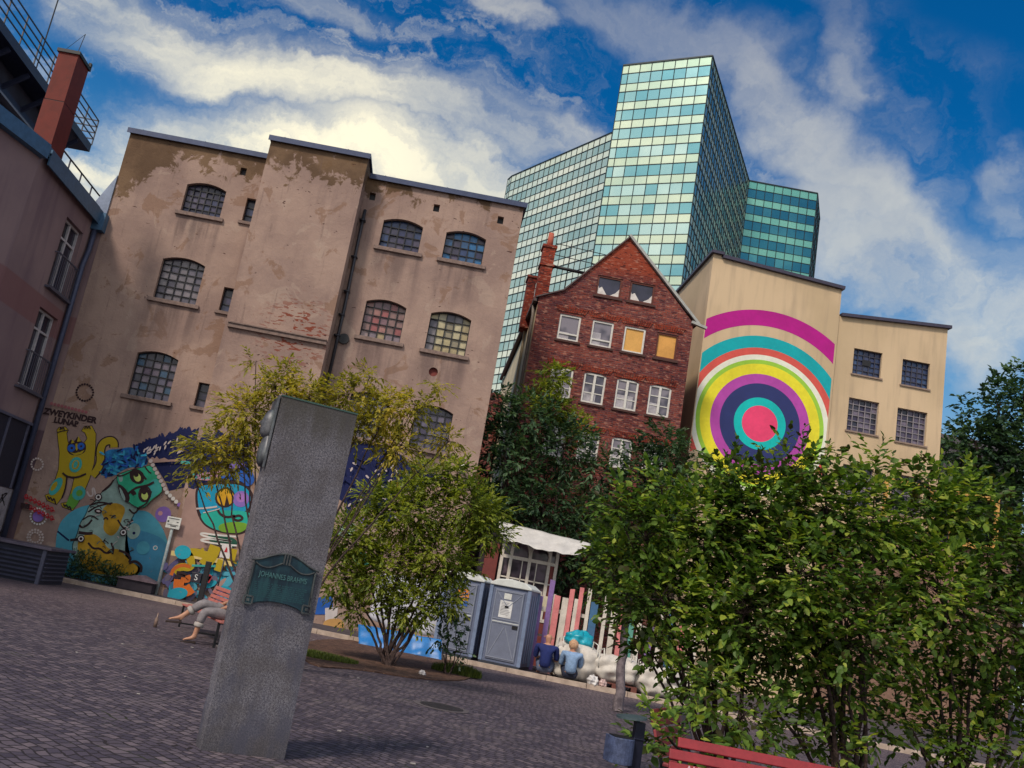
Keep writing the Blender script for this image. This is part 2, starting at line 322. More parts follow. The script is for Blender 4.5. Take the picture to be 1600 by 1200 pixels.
# ================================================================ GROUND
FY, BY = 28.5, 27.7           # factory wall plane, bay plane
gm = MB(); gm.face([(-900, -300, -.06), (900, -300, -.06), (900, 1200, -.06), (-900, 1200, -.06)]); tag(gm.build('ground', ASPH), kind='structure')
K0, K1 = Vector((-12.3, 27.34, 0)), Vector((34, 18.4, 0)); kd = (K1 - K0).normalized(); kn = Vector((-kd.y, kd.x, 0))
pz = MB(); pz.face([(-30, -12, 0), (34, -12, 0), tuple(K1), tuple(K0), (-30, 29, 0)]); tag(pz.build('plaza', COBBLE), kind='structure')
pv = MB(); a = K0 + kn * .15; b = K1 + kn * .15; pv.face([(a.x, a.y, .1), (b.x, b.y, .1), (34, 75, .1), (-12.3, 75, .1)]); tag(pv.build('pavement', ASPH), kind='structure')
kb = MB(); n = 46; L = (K1 - K0).length
for i in range(n):
    p = K0 + kd * (L * i / n + .006); q = K0 + kd * (L * (i + 1) / n - .006); dz = .12 + random.uniform(-.006, .006)
    kb.prism([(0, -.2), (0, dz), (.15, dz), (.15, -.2)], 0, 1, 0, lambda u, v, w, p=p, q=q: tuple(p.lerp(q, w) + kn * u + Vector((0, 0, v))))
tag(kb.build('kerb', KERB), kind='structure')
# ================================================================ FACTORY
ART = {}
def paint(c, var=.12, scale=1.5, c2=None, z0=0, z1=1):
    k = (c, c2)
    if k not in ART:
        m, g = newmat('wall_paint'); p = g.pos(); n = g.noise(p, scale, 5, .6); cc = g.mix(g.ss(n, .3, .7), tuple(v * (1 - var) for v in c), tuple(min(1, v * (1 + var)) for v in c))
        if c2: cc = g.mix(g.ss(g.m('ADD', g.sep(p)[2], g.m('MULTIPLY', n, .6)), z0, z1), cc, c2)
        wear = g.ss(g.noise(p, 7, 5, .7), .63, .7); cc = g.mix(g.m('MULTIPLY', wear, .55), cc, (.25, .17, .14))
        g.out(cc, .8, 0, g.bump(g.noise(p, 3, 7), .4, .03), .25); ART[k] = m
    return ART[k]
def pane_mat():
    m, g = newmat('old_pane'); a = g.n('ShaderNodeAttribute', attribute_name='pane').outputs['Color']; p = g.pos(); n = g.noise(p, 6, 4)
    c = g.mix(g.m('MULTIPLY', g.ss(n, .35, .7), .45), a, g.v('MULTIPLY', a, (.35, .35, .4)))
    g.out(c, .22, 0, g.bump(g.noise(p, 5, 2), .15, .02), .5); return m
OLDPANE = pane_mat()
def panes(name, cells, mat, parent, pal):     # one sheet of small panes, each its own tint, slightly tilted
    mb = MB(); cols = []
    for q in cells:
        mb.face(q); cols.append(pal(q) if callable(pal) else random.choice(pal))
    o = mb.build(name, mat, parent, fixn=False); ca = o.data.color_attributes.new('pane', 'FLOAT_COLOR', 'CORNER'); k = 0
    for i, pg in enumerate(o.data.polygons):
        for _ in pg.loop_indices: ca.data[k].color = (*cols[i], 1); k += 1
    return o
def leaded(parent, x0, x1, z0, z1, rise, Y, nx, nz, pal, label=None, hole=None, frame=BLACKM, fw=.05, mw=.028):
    """iron window: frame + glazing bars, tinted panes, set in the reveal"""
    f = MB(); out = arch(x0, x1, z0, z1, rise) if rise else [(x0, z0), (x1, z0), (x1, z1), (x0, z1)]
    c, w = (x0 + x1) / 2, (x1 - x0) / 2; top = lambda x: z1 + (rise * (1 - min(1, ((x - c) / w) ** 2)) if rise else 0)
    yd = Y + .17
    for i in range(len(out)):
        a, b = out[i], out[(i + 1) % len(out)]; f.bar((a[0], yd, a[1]), (b[0], yd, b[1]), fw, fw, up=(0, 1, 0))
    for i in range(1, nx):
        x = x0 + (x1 - x0) * i / nx; f.box(x - mw / 2, yd - .02, z0, x + mw / 2, yd + .02, top(x))
    H_ = z1 + rise * .9 - z0
    for j in range(1, nz):
        z = z0 + H_ * j / nz
        dx = w if z <= z1 else w * math.sqrt(max(0, 1 - (z - z1) / rise)); f.box(c - dx, yd - .015, z - mw / 2, c + dx, yd + .015, z + mw / 2)
    fr = f.build('window', frame, parent)
    cells = []
    for i in range(nx):
        for j in range(nz):
            xa, xb = x0 + (x1 - x0) * i / nx, x0 + (x1 - x0) * (i + 1) / nx; za, zb = z0 + H_ * j / nz, z0 + H_ * (j + 1) / nz
            if j == nz - 1: za2 = za; cells.append([(xa, yd + .03, za), (xb, yd + .03, za), (xb, yd + .03, max(za + .02, top(xb))), (xa, yd + .03, max(za + .02, top(xa)))]); continue
            t = [random.uniform(-.012, .012) for _ in range(3)]
            cells.append([(xa, yd + .03 + t[0], za), (xb, yd + .03 + t[1], za), (xb, yd + .03 + t[1] + t[2], zb), (xa, yd + .03 + t[0] + t[2], zb)])
    pn = panes('pane', cells, OLDPANE, fr, pal); 
    if label: fr['label'] = label
    return fr
fac = empty('factory_building', (-5.3, FY, 0), 'tall old factory with peeling brown plaster, iron windows and a painted ground floor', 'building')
def rp(tl, br, Y): p, q = at(*tl, Y), at(*br, Y); return min(p.x, q.x), max(p.x, q.x), min(p.z, q.z), max(p.z, q.z)
dk = [(.035, .03, .06), (.06, .05, .10), (.025, .022, .045), (.09, .075, .12), (.045, .05, .11)]
gry = [(.17, .15, .17), (.22, .19, .21), (.13, .115, .15), (.10, .09, .12)]; blu = [(.03, .035, .09), (.035, .06, .15), (.06, .05, .10), (.09, .075, .12), (.03, .09, .2), (.05, .045, .08)]
def pal_red(q):
    x = q[0][0]; z = q[0][2]; return random.choice([(.30, .09, .09), (.36, .17, .15), (.20, .11, .13), (.24, .14, .13)]) if z > 9.1 and z < 10.2 and x < -1.6 else random.choice([(.5, .36, .12), (.22, .17, .2), (.35, .27, .15), (.12, .1, .15), (.3, .22, .22)])
def pal_yel(q): return random.choice([(.44, .37, .20), (.38, .31, .17), (.48, .42, .26), (.28, .24, .16)]) if 8.3 < q[0][2] < 9.9 and q[0][0] > -1 or random.random() < .3 else random.choice([(.16, .14, .18), (.2, .18, .2), (.1, .09, .12)])
WN = [((293, 287), (343, 341), 6, 5, dk, 'dark arched window with several broken bars'), ((255, 403), (305, 477), 5, 6, gry, 'arched window with pale grey panes'), ((215, 550), (262, 628), 5, 6, [(.05, .05, .08), (.10, .09, .14), (.15, .12, .16), (.04, .10, .18)], None),
      ((600, 343), (653, 396), 5, 4, blu, None), ((698, 362), (752, 415), 5, 4, blu + [(.03, .16, .36)], 'arched window with dark blue panes'),
      ((573, 469), (624, 536), 5, 5, pal_red, 'arched window with red and yellow panes'), ((674, 488), (726, 557), 5, 5, pal_yel, 'arched window with yellowed panes'),
      ((549, 614), (597, 690), 5, 6, gry, None), ((650, 635), (697, 707), 5, 6, [(.09, .08, .12), (.14, .12, .18), (.05, .04, .08)], None)]
SL = [((387, 309), (393, 348)), ((350, 448), (358, 488)), ((312, 597), (318, 637))]
holesA, holesC, wins = [], [], []
for tl, br, nx, nz, pal, lab in WN:
    x0, x1, z0, z1 = rp(tl, br, FY); wins.append((x0, x1, z0, z1 - .02, .15, nx, nz, pal, lab)); (holesA if x1 < -7 else holesC).append(arch(x0, x1, z0, z1 - .02, .15))
slots = []
for tl, br in SL:
    x0, x1, z0, z1 = rp(tl, br, FY); x0, x1 = (x0 + x1) / 2 - .17, (x0 + x1) / 2 + .17; slots.append((x0, x1, z0, z1)); holesA.append([(x0, z0), (x1, z0), (x1, z1), (x0, z1)])
ven = []
for px, py in ((380, 268), ): p = at(px, py, FY); ven.append((p.x, p.z))
for px, py in ((582, 307), (682, 325), (782, 344)): p = at(px, py, FY); ven.append((p.x, p.z))
for i, (x, z) in enumerate(ven): (holesA if i == 0 else holesC).append([(x - .1, z - .13), (x + .1, z - .13), (x + .1, z + .13), (x - .1, z + .13)])
rv = at(677, 581, FY); holesC.append([(rv.x + .15 * math.cos(t * R(30)), rv.z + .15 * math.sin(t * R(30))) for t in range(12)])
rv2 = at(526, 528, FY)
XL, XR, BL, BR = -12.02, 1.35, -7.19, -3.96; ZT, ZB = 14.55, 14.85
mb = MB(); fnA = lambda u, v, w: (u, FY + w, v)
wall(mb, [(XL, 0), (BL, 0), (BL, ZT), (XL, ZT)], holesA, fnA, .3); wall(mb, [(BR, 0), (XR, 0), (XR, ZT), (BR, ZT)], holesC, fnA, .3)
mb.face([(XR, FY, 0), (XR, FY + 9, 0), (XR, FY + 9, ZT), (XR, FY, ZT)]); mb.face([(XL, FY, 0), (XL, FY + 9, 0), (XL, FY + 9, ZT), (XL, FY, ZT)])
mb.face([(XL, FY + 9, 0), (XR, FY + 9, 0), (XR, FY + 9, ZT), (XL, FY + 9, ZT)]); mb.face([(XL, FY, ZT), (XR, FY, ZT), (XR, FY + 9, ZT), (XL, FY + 9, ZT)])
mb.build('wall', PLASTER, fac, fixn=False)
by = MB(); by.box(BL, BY, 0, BR, FY - .003, ZB); by.box(BL, FY - .003, ZT + .01, BR, FY + 2, ZB); by.build('bay', PLASTER, fac)
ROOFM = M((.045, .06, .12), .5, .2); rc = MB()
for (xa, xb, y, z) in ((XL - .08, BL - .07, FY, ZT), (BL - .07, BR + .07, BY, ZB), (BR + .07, XR + .1, FY, ZT)):
    rc.box(xa, y - .10, z, xb, y + 9, z + .07); rc.box(xa, y - .12, z - .10, xb, y - .10, z + .075); k = xa + .5
    while k < xb - .3: rc.box(k, y - .125, z + .07, k + .03, y + 3, z + .085); k += 2.1
rc.build('roof_edge', ROOFM, fac)
SILL = M((.20, .14, .12), .85, 0, .3, 9, .3)
for (x0, x1, z0, z1, r, nx, nz, pal, lab) in wins:
    fr = leaded(fac, x0, x1, z0, z1, r, FY, nx, nz, pal, lab)
    s_ = MB(); s_.box(x0 - .14, FY - .09, z0 - .13, x1 + .14, FY + .16, z0 - .003); s_.build('sill', SILL, fr, bevel=.01)
for (x0, x1, z0, z1) in slots:
    fr = leaded(fac, x0, x1, z0, z1, 0, FY, 1, 3, dk); s_ = MB(); s_.box(x0 - .1, FY - .07, z0 - .1, x1 + .1, FY + .16, z0 - .003); s_.build('sill', SILL, fr)
p_ = MB(); l0, l1 = at(362, 508, BY), at(515, 533, BY); p_.box(BL + .1, BY - .11, l0.z - .08, BR - .02, BY, l0.z + .08); p_.box(BL + .1, BY - .15, l0.z + .05, BR - .02, BY, l0.z + .09); p_.build('ledge', SILL, fac)
# drain pipe in the corner right of the bay
dp = MB(); px_ = BR + .16; dp.tube([(px_, FY - .12, 13.3), (px_, FY - .12, 12.0), (px_ + .03, FY - .12, 9.9), (px_, FY - .12, 6)], .055)
for z in (12.9, 11.6, 10.4, 9.6, 8.9): dp.box(px_ - .11, FY - .2, z, px_ + .09, FY - .01, z + .05)
dp.build('drain_pipe', STEEL, fac, True)
vt = MB(); vx, vz = BR + .38, rv2.z
ring = [(math.cos(t * R(22.5)), math.sin(t * R(22.5))) for t in range(16)]
vt.prism([(vx + .17 * a, vz + .17 * b) for a, b in ring], FY - .1, FY + .01, 0); vt.build('round_vent', BLACKM, fac)
rb = MB(); rb.prism([(rv.x + .148 * a, rv.z + .148 * b) for a, b in ring], FY + .1, FY + .12, 0); rb.build('round_vent', paint((.16, .04, .035)), fac)
dkb = MB()
for x, z in ven: dkb.box(x - .1, FY + .15, z - .13, x + .1, FY + .17, z + .13)
dkb.build('air_holes', BLACKM, fac)
lm = MB(); lp = at(722, 733, FY - .25); lm.tube([(lp.x, FY - .25, lp.z - .16), (lp.x, FY - .25, lp.z - .12), (lp.x, FY - .25, lp.z + .1), (lp.x, FY - .25, lp.z + .17)], [.05, .09, .09, .04], 12); lm2 = lm.build('wall_lamp', M((.8, .78, .7), .35), fac, True)
ab = MB(); ab.tube([(lp.x, FY, lp.z + .3), (lp.x, FY - .25, lp.z + .3), (lp.x, FY - .25, lp.z + .16)], .02); ab.build('bracket', STEEL, lm2)
# ---- street painting on the ground floor: flat paint a few millimetres thick on the plaster
def art(name, items, label=None, parent=fac):
    mb = MB(); mats = []; k = 0
    for kind, Y, m, *a in items:
        if m not in mats: mats.append(m)
        mi = mats.index(m); k += 1; y = Y - .006 - .0011 * k
        if kind == 'poly':
            pts = [(lambda q: (q.x, q.z))(at(px, py, Y)) for px, py in a[0]]
            if len(a) > 1 and a[1]: pts = smooth(pts)
            mb.prism(pts, y, y + .0009, mi)
        elif kind == 'line':
            pts = [(lambda q: Vector((q.x, 0, q.z)))(at(px, py, Y)) for px, py in a[0]]; w = a[1] / 2; pts = [Vector((x, 0, z)) for x, z in smooth([(p.x, p.z) for p in pts], False)] if len(pts) > 2 else pts
            lft, rgt = [], []
            for i, p in enumerate(pts):
                d = (pts[min(i + 1, len(pts) - 1)] - pts[max(i - 1, 0)]).normalized(); nn = Vector((-d.z, 0, d.x)); lft.append(p + nn * w); rgt.append(p - nn * w)
            for i in range(len(pts) - 1): mb.face([(q.x, y, q.z) for q in (lft[i], lft[i + 1], rgt[i + 1], rgt[i])], mi)
        elif kind == 'dot':
            p = at(*a[0], Y); rr = a[1]; ry = a[2] if len(a) > 2 else rr; an = a[3] if len(a) > 3 else 0
            mb.face([(p.x + rr * math.cos(t) * math.cos(an) - ry * math.sin(t) * math.sin(an), y, p.z + rr * math.cos(t) * math.sin(an) + ry * math.sin(t) * math.cos(an)) for t in [2 * math.pi * i / 18 for i in range(18)]], mi)
    o = mb.build(name, mats, parent, fixn=False)
    if label: o['label'] = label
    return o
def smooth(pts, closed=True, it=3):
    for _ in range(it):
        q = []; n = len(pts)
        if not closed: q.append(pts[0])
        for i in range(n if closed else n - 1):
            a, b = pts[i], pts[(i + 1) % n]; q += [(a[0] * .75 + b[0] * .25, a[1] * .75 + b[1] * .25), (a[0] * .25 + b[0] * .75, a[1] * .25 + b[1] * .75)]
        if not closed: q.append(pts[-1])
        pts = q
    return pts
def Z(sc, ox, oy, pts): return [(ox + x / sc, oy + y / sc) for x, y in pts]
OUT = paint((.035, .018, .02)); YEL = paint((.40, .27, .012), .25, 2, (.40, .29, .015)); GRN = paint((.10, .28, .04)); TEAL = paint((.05, .33, .30)); NAVY = paint((.008, .013, .07)); BLUE = paint((.02, .15, .34), .4, 6)
WHT = paint((.6, .58, .55)); SKYB = paint((.07, .30, .40), .15); HAIR = paint((.25, .36, .32), .3); GOLD = paint((.42, .24, .02), .35); FACE = paint((.03, .36, .20), .3); PUR = paint((.22, .13, .42)); RED = paint((.42, .03, .04)); PALE = paint((.5, .42, .40)); BRT = paint((.02, .10, .40)); DKG = paint((.02, .09, .06)); BEI = paint((.33, .21, .18), .1)
A = lambda pts: Z(6.665, 60, 640, pts)
cat_body = A([(190, 210), (215, 180), (285, 175), (318, 215), (300, 245), (312, 330), (330, 375), (400, 350), (470, 345), (505, 300), (480, 245), (445, 222), (480, 170), (560, 165), (605, 250), (600, 400), (585, 560), (540, 720), (480, 860), (420, 970), (360, 1055), (250, 1020), (230, 975), (300, 960), (345, 820), (368, 720), (300, 700), (290, 820), (250, 920), (190, 995), (90, 950), (65, 890), (115, 870), (160, 760), (205, 620), (215, 450), (200, 320)])
tail = A([(560, 690), (620, 620), (650, 540), (645, 430), (660, 370), (700, 330), (760, 320), (790, 350), (788, 395)])
def arr(pts, o): return [(x + o[0], y + o[1]) for x, y in pts]
cat_items = [('poly', FY, OUT, cat_body), ('line', FY, OUT, tail, .30), ('line', FY, YEL, tail, .22)]
cx_, cy_ = sum(p[0] for p in cat_body) / len(cat_body), sum(p[1] for p in cat_body) / len(cat_body)
def inset(pts, d):
    n = len(pts); out = []; ar = sum(pts[i][0] * pts[(i + 1) % n][1] - pts[(i + 1) % n][0] * pts[i][1] for i in range(n)); sg = 1 if ar > 0 else -1
    for i in range(n):
        a, b, c = Vector(pts[i - 1]), Vector(pts[i]), Vector(pts[(i + 1) % n]); t = ((b - a).normalized() + (c - b).normalized()).normalized(); out.append((b.x - t.y * d * sg, b.y + t.x * d * sg))
    return out
cat_items += [('poly', FY, YEL, inset(cat_body, 1.1)), ('poly', FY, OUT, A([(300, 375), (340, 300), (375, 340), (415, 265), (460, 345), (495, 350), (500, 430), (440, 475), (350, 480), (300, 440)]), True),
  ('poly', FY, YEL, A([(352, 310), (378, 342), (342, 355)])), ('poly', FY, YEL, A([(418, 275), (448, 330), (405, 335)])), ('poly', FY, YEL, A([(330, 445), (380, 455), (440, 440), (485, 420), (450, 462), (380, 478)])),
  ('poly', FY, YEL, A([(388, 355), (408, 355), (412, 410), (400, 430), (388, 410)])),
  ('dot', FY, BRT, A([(345, 402)])[0], .12), ('dot', FY, BRT, A([(445, 382)])[0], .11), ('dot', FY, OUT, A([(350, 402)])[0], .04), ('dot', FY, OUT, A([(448, 382)])[0], .035),
  ('dot', FY, TEAL, A([(390, 575)])[0], .19, .24), ('dot', FY, YEL, A([(390, 575)])[0], .11, .15), ('dot', FY, TEAL, A([(390, 572)])[0], .06, .11), ('dot', FY, TEAL, A([(185, 800)])[0], .15, .3, -.3), ('dot', FY, YEL, A([(165, 800)])[0], .07, .16, -.3),
  ('poly', FY, GRN, A([(345, 850), (440, 930), (400, 1000), (355, 1045), (270, 1010), (300, 970)]), True), ('dot', FY, TEAL, A([(425, 870)])[0], .2, .22), ('dot', FY, GRN, A([(430, 870)])[0], .1, .1),
  ('line', FY, OUT, A([(255, 660), (300, 700), (400, 712), (500, 670)]), .06), ('line', FY, OUT, A([(300, 700), (290, 820), (250, 920)]), .05), ('line', FY, OUT, A([(100, 900), (115, 940), (130, 905), (150, 960), (165, 915), (185, 985)]), .04), ('line', FY, OUT, A([(265, 980), (280, 1015), (295, 985), (315, 1035), (330, 1000), (345, 1050)]), .04),
  ('line', FY, OUT, A([(230, 215), (235, 180), (250, 210), (262, 178), (275, 215)]), .035), ('line', FY, OUT, A([(485, 205), (500, 165), (515, 205), (530, 165), (545, 205)]), .035), ('line', FY, OUT, A([(200, 240), (250, 225), (315, 215)]), .03)]
art('painted_cat', cat_items, 'yellow painted cat with both paws raised')
B = lambda pts: Z(5, 90, 700, pts)
lf = [(350, 220), (330, 170), (360, 100), (350, 50), (400, 10), (480, 10), (560, -10), (640, 10), (700, 60), (710, 130), (640, 150), (560, 150), (480, 190), (420, 230)]
it = [('poly', FY, BLUE, B(lf), True)]; AQ = paint((.04, .32, .50), .3)
for _ in range(95):
    x, y = random.uniform(345, 700), random.uniform(5, 215)
    if (x < 480 and y > 40) or (x >= 480 and y < 145): it.append(('dot', FY, random.choice([AQ, NAVY, BRT]), B([(x, y)])[0], .10, .032, random.uniform(-.5, 2.2)))
art('painted_leaves', it)
dr = [(600, 30), (640, -30), (720, -70), (800, -90), (860, -70), (940, -120), (1020, -130), (1100, -135), (1170, -150), (1250, -140), (1300, -60), (1250, 50), (1160, 90), (1100, 150), (1090, 290), (980, 310), (870, 335), (845, 270), (760, 130), (700, 60)]
it = [('poly', BY if 0 else FY, NAVY, B(dr))]
for i in range(46):
    t = i / 46; x = 610 + t * 560; y = 20 - 130 * min(1, t * 1.6) + random.uniform(-12, 12); it.append(('dot', FY, NAVY, B([(x, y)])[0], .2, .05, random.uniform(.8, 2.3)))
for _ in range(24): it.append(('dot', FY, PALE, (lambda x, t: B([(x, (-.33 * (x - 620) + 10) * (1 - t) + 70 * t)]))(random.uniform(640, 1050), random.uniform(.12, 1))[0], .075, .024, random.uniform(.6, 1.6)))
it.append(('poly', FY, BEI, B([(715, 100), (745, 72), (765, 85), (780, 68), (800, 90), (840, 78), (870, 95), (920, 90), (970, 100), (1000, 90), (1010, 108), (900, 108), (760, 118)])))
art('painted_gown', it)
it = [('poly', FY, SKYB, B([(-20, 930), (-10, 620), (90, 500), (230, 440), (400, 440), (560, 500), (690, 480), (780, 560), (840, 660), (875, 800), (860, 960), (840, 1080), (600, 1150), (0, 1060)]), True),
      ('poly', FY, paint((.05, .22, .36), .2), B([(540, 620), (720, 660), (850, 720), (870, 850), (850, 1040), (560, 1090), (520, 800)]), True)]
for i in range(9): it.append(('dot', FY, NAVY, B([(5 + i * 10, 655 + i * 8)])[0], .03))
it += [('dot', FY, HAIR, B([(595, 650)])[0], .2, .24), ('dot', FY, NAVY, B([(598, 665)])[0], .045), ('dot', FY, WHT, B([(765, 780)])[0], .07), ('dot', FY, SKYB, B([(765, 780)])[0], .045), ('dot', FY, SKYB, B([(670, 780)])[0], .2)]
art('painted_pool', it)
beard = [(435, 250), (470, 215), (500, 200), (560, 250), (640, 470), (600, 520), (560, 600), (550, 720), (575, 840), (570, 890), (640, 910), (660, 960), (620, 1010), (500, 1020), (300, 1000), (180, 960), (100, 780), (140, 700), (160, 640), (175, 580), (220, 520), (240, 450), (300, 410), (350, 330), (400, 290)]
it = [('poly', FY, OUT, B(beard), True), ('poly', FY, HAIR, B(inset(beard, 6)), True), ('poly', FY, GOLD, B([(380, 440), (470, 425), (540, 470), (500, 560), (480, 640), (420, 700), (350, 640), (370, 560), (340, 500)]), True),
      ('poly', FY, GOLD, B([(170, 700), (260, 660), (340, 700), (400, 800), (480, 780), (560, 880), (640, 930), (600, 1000), (300, 990), (190, 940), (150, 780)]), True)]
for pts, w in (([(240, 500), (300, 460), (370, 440), (430, 430)], .05), ([(170, 600), (190, 625), (240, 600), (270, 560)], .06), ([(165, 660), (230, 670), (275, 665)], .09), ([(470, 560), (520, 640), (545, 600), (590, 560)], .05), ([(480, 800), (540, 820), (575, 860), (560, 890)], .07),
               ([(100, 720), (150, 715), (190, 700)], .08), ([(240, 740), (280, 790), (330, 780), (380, 830), (440, 800)], .06), ([(360, 560), (380, 540), (395, 560)], .05), ([(420, 740), (440, 790), (430, 830)], .06), ([(640, 470), (600, 520), (560, 480)], .05), ([(350, 340), (400, 310), (440, 250)], .05), ([(250, 450), (330, 420), (420, 440)], .05), ([(200, 560), (260, 520), (320, 560)], .04), ([(560, 900), (610, 880), (660, 920), (650, 970)], .08)):
    it.append(('line', FY, OUT, B(pts), w))
for _ in range(46):
    x, y = random.choice([(300, 440), (260, 520), (220, 600), (250, 680), (330, 760), (420, 800), (520, 600), (480, 700), (400, 520), (540, 820), (200, 840), (360, 880)]); x += random.uniform(-45, 45); y += random.uniform(-40, 40); an = random.uniform(-.9, .9); l = random.uniform(14, 42)
    it.append(('line', FY, random.choice([OUT, OUT, PALE, paint((.10, .16, .14))]), B([(x, y), (x + l * .5, y + l * an * .4 - 8), (x + l, y + l * an)]), random.uniform(.015, .035)))
for p in ((325, 385), (520, 660), (190, 710)): it += [('dot', FY, OUT, B([p])[0], .11), ('dot', FY, WHT, B([p])[0], .08), ('dot', FY, OUT, B([p])[0], .045)]
it += [('dot', FY, OUT, B([(325, 495)])[0], .12, .07), ('dot', FY, PALE, B([(325, 495)])[0], .06, .03)]
head = [(465, 215), (520, 190), (600, 165), (680, 150), (735, 130), (800, 220), (835, 330), (800, 370), (740, 410), (690, 470), (640, 475), (590, 450), (550, 420), (500, 330), (470, 270)]
it += [('poly', FY, OUT, B(head), True), ('poly', FY, FACE, B(inset(head, 5)), True), ('poly', FY, TEAL, B([(735, 250), (790, 240), (825, 330), (780, 370), (720, 410), (700, 340)]), True),
       ('poly', FY, HAIR, B([(480, 220), (510, 200), (520, 260), (490, 270)]), True), ('poly', FY, OUT, B([(478, 280), (520, 300), (560, 350), (575, 400), (550, 440), (510, 390), (480, 330)]), True), ('poly', FY, HAIR, B([(486, 300), (515, 340), (540, 400), (530, 420), (500, 370)]), True),
       ('dot', FY, OUT, B([(628, 225)])[0], .26, .20, -.6), ('dot', FY, paint((.5, .6, .15)), B([(630, 232)])[0], .14, .1, -.9), ('dot', FY, OUT, B([(622, 212)])[0], .07), ('dot', FY, OUT, B([(688, 362)])[0], .2, .25, .2), ('dot', FY, paint((.5, .6, .15)), B([(688, 375)])[0], .13, .1, -1.1), ('dot', FY, OUT, B([(684, 348)])[0], .07)]
for pts, w in (([(600, 190), (640, 180), (680, 220), (700, 250)], .05), ([(560, 360), (620, 310), (700, 300), (760, 270)], .07), ([(580, 350), (600, 345), (610, 370)], .12), ([(640, 470), (700, 440), (720, 400), (740, 340)], .05), ([(470, 215), (500, 225), (560, 200), (600, 175)], .04), ([(690, 150), (720, 190), (740, 200)], .04)):
    it.append(('line', FY, OUT, B(pts), w))
for i in range(8): it.append(('dot', FY, PALE, B([(735 + i * 16, 105 + i * 31)])[0], .062))
for i in range(5): it.append(('dot', FY, WHT if i < 4 else PUR, B([(862 + i * 24, 350 + i * 24)])[0], .062))
art('painted_head', it, 'painted green head with curly beard lying sideways')
it = [('dot', FY, PUR, B([(825, 518)])[0], .24), ('dot', FY, paint((.55, .28, .3)), B([(803, 510)])[0], .07), ('line', FY, PALE, B([(230, 340), (250, 380), (280, 370), (270, 320), (285, 310), (300, 380)]), .05)]
C = lambda pts: Z(3.335, 0, 600, pts)
ring_ = lambda c, r, n_, m_, d: [('dot', FY, m_, (c[0] + r * math.cos(2 * math.pi * i / n_), c[1] + r * math.sin(2 * math.pi * i / n_)), d) for i in range(n_)]
it += ring_(C([(443, 45)])[0], 13, 20, OUT, .035) + ring_(C([(203, 690)])[0], 12.5, 18, WHT, .03) + [('dot', FY, PUR, C([(203, 690)])[0], .17)] + ring_(C([(188, 800)])[0], 12, 16, PALE, .035) + ring_(C([(188, 800)])[0], 8, 12, PALE, .03) + ring_(C([(200, 420)])[0], 9, 14, PALE, .03)
for i in range(11): it.append(('dot', FY, paint((.30, .10, .11)), C([(275 + i * 18, 105 + i * 4.5)])[0], .05))
for i in range(2):
    for kx in range(7): c = (145 + kx * 22, 590 + kx * 11 + i * 45); it.append(('line', FY, RED, C([(c[0] - 9, c[1]), (c[0], c[1] - 16), (c[0] + 10, c[1]), (c[0], c[1] + 14), (c[0] - 9, c[1]), (c[0] + 16, c[1] + 8)]), .035))
it.append(('poly', FY, OUT, C([(118, 620), (165, 628), (160, 655), (115, 645)])))
art('graffiti', it)
for body, q, sz in (('ZWEYKINDER', (110, 650), .26), ('LUNAR', (104, 660), .24)):
    p = at(*q, FY); t_ = text(body, sz, 'graffiti_lettering', OUT, fac, Matrix.Translation((p.x + 5.3, -.012, p.z)) @ FRONT, .001, 1.0, .014); 
# second half of the painting : on the bay
D = lambda pts: Z(4.6125, 270, 680, pts)
it = [('poly', BY, BEI, D([(110, 380), (560, 380), (560, 800), (60, 820), (0, 800), (20, 760)])), ('poly', BY, NAVY, D([(105, 60), (150, 20), (190, 40), (230, -20), (280, 10), (330, -40), (380, 0), (440, -20), (560, 0), (560, 400), (330, 380), (260, 400), (200, 370), (150, 390), (112, 378)])),
 ('poly', BY, OUT, D([(160, 370), (230, 340), (320, 330), (560, 330), (620, 600), (520, 720), (400, 715), (290, 690), (210, 640), (165, 540)]), True), ('poly', BY, paint((.01, .26, .42)), D([(175, 380), (240, 355), (560, 350), (560, 560), (380, 560), (230, 610), (185, 540)]), True),
 ('poly', BY, paint((.02, .36, .28)), D([(190, 560), (300, 540), (560, 545), (590, 620), (500, 700), (400, 700), (300, 680), (225, 635)]), True), ('poly', BY, paint((.16, .33, .03)), D([(330, 640), (450, 620), (560, 640), (500, 705), (400, 705), (330, 690)]), True),
 ('dot', BY, OUT, D([(378, 450)])[0], .30), ('dot', BY, paint((.60, .32, .02)), D([(380, 448)])[0], .25), ('poly', BY, OUT, D([(390, 430), (410, 510), (372, 512)])), ('dot', BY, PUR, D([(492, 460)])[0], .24), ('dot', BY, paint((.35, .16, .45)), D([(492, 450)])[0], .14),
 ('line', BY, OUT, D([(320, 530), (345, 575), (400, 595), (450, 575), (430, 600), (470, 620), (510, 600), (480, 575), (440, 590)]), .07), ('line', BY, PALE, D([(170, 530), (250, 525), (320, 515)]), .05), ('line', BY, PALE, D([(220, 560), (290, 545), (340, 530)]), .03),
 ('poly', BY, BRT, D([(330, 310), (400, 270), (480, 260), (560, 230), (600, 330), (540, 380), (500, 330), (420, 320)]), True), ('poly', BY, paint((.20, .14, .45)), D([(390, 240), (440, 190), (500, 170), (530, 230), (460, 240)]), True), ('poly', BY, paint((.42, .22, .3)), D([(150, 310), (200, 270), (290, 270), (330, 240), (380, 260), (300, 330), (200, 325)]), True), ('poly', BY, TEAL, D([(60, 185), (130, 190), (128, 210), (58, 205)])),
 ('poly', BY, DKG, D([(250, 700), (470, 740), (460, 820), (300, 790), (260, 760)]), True)]
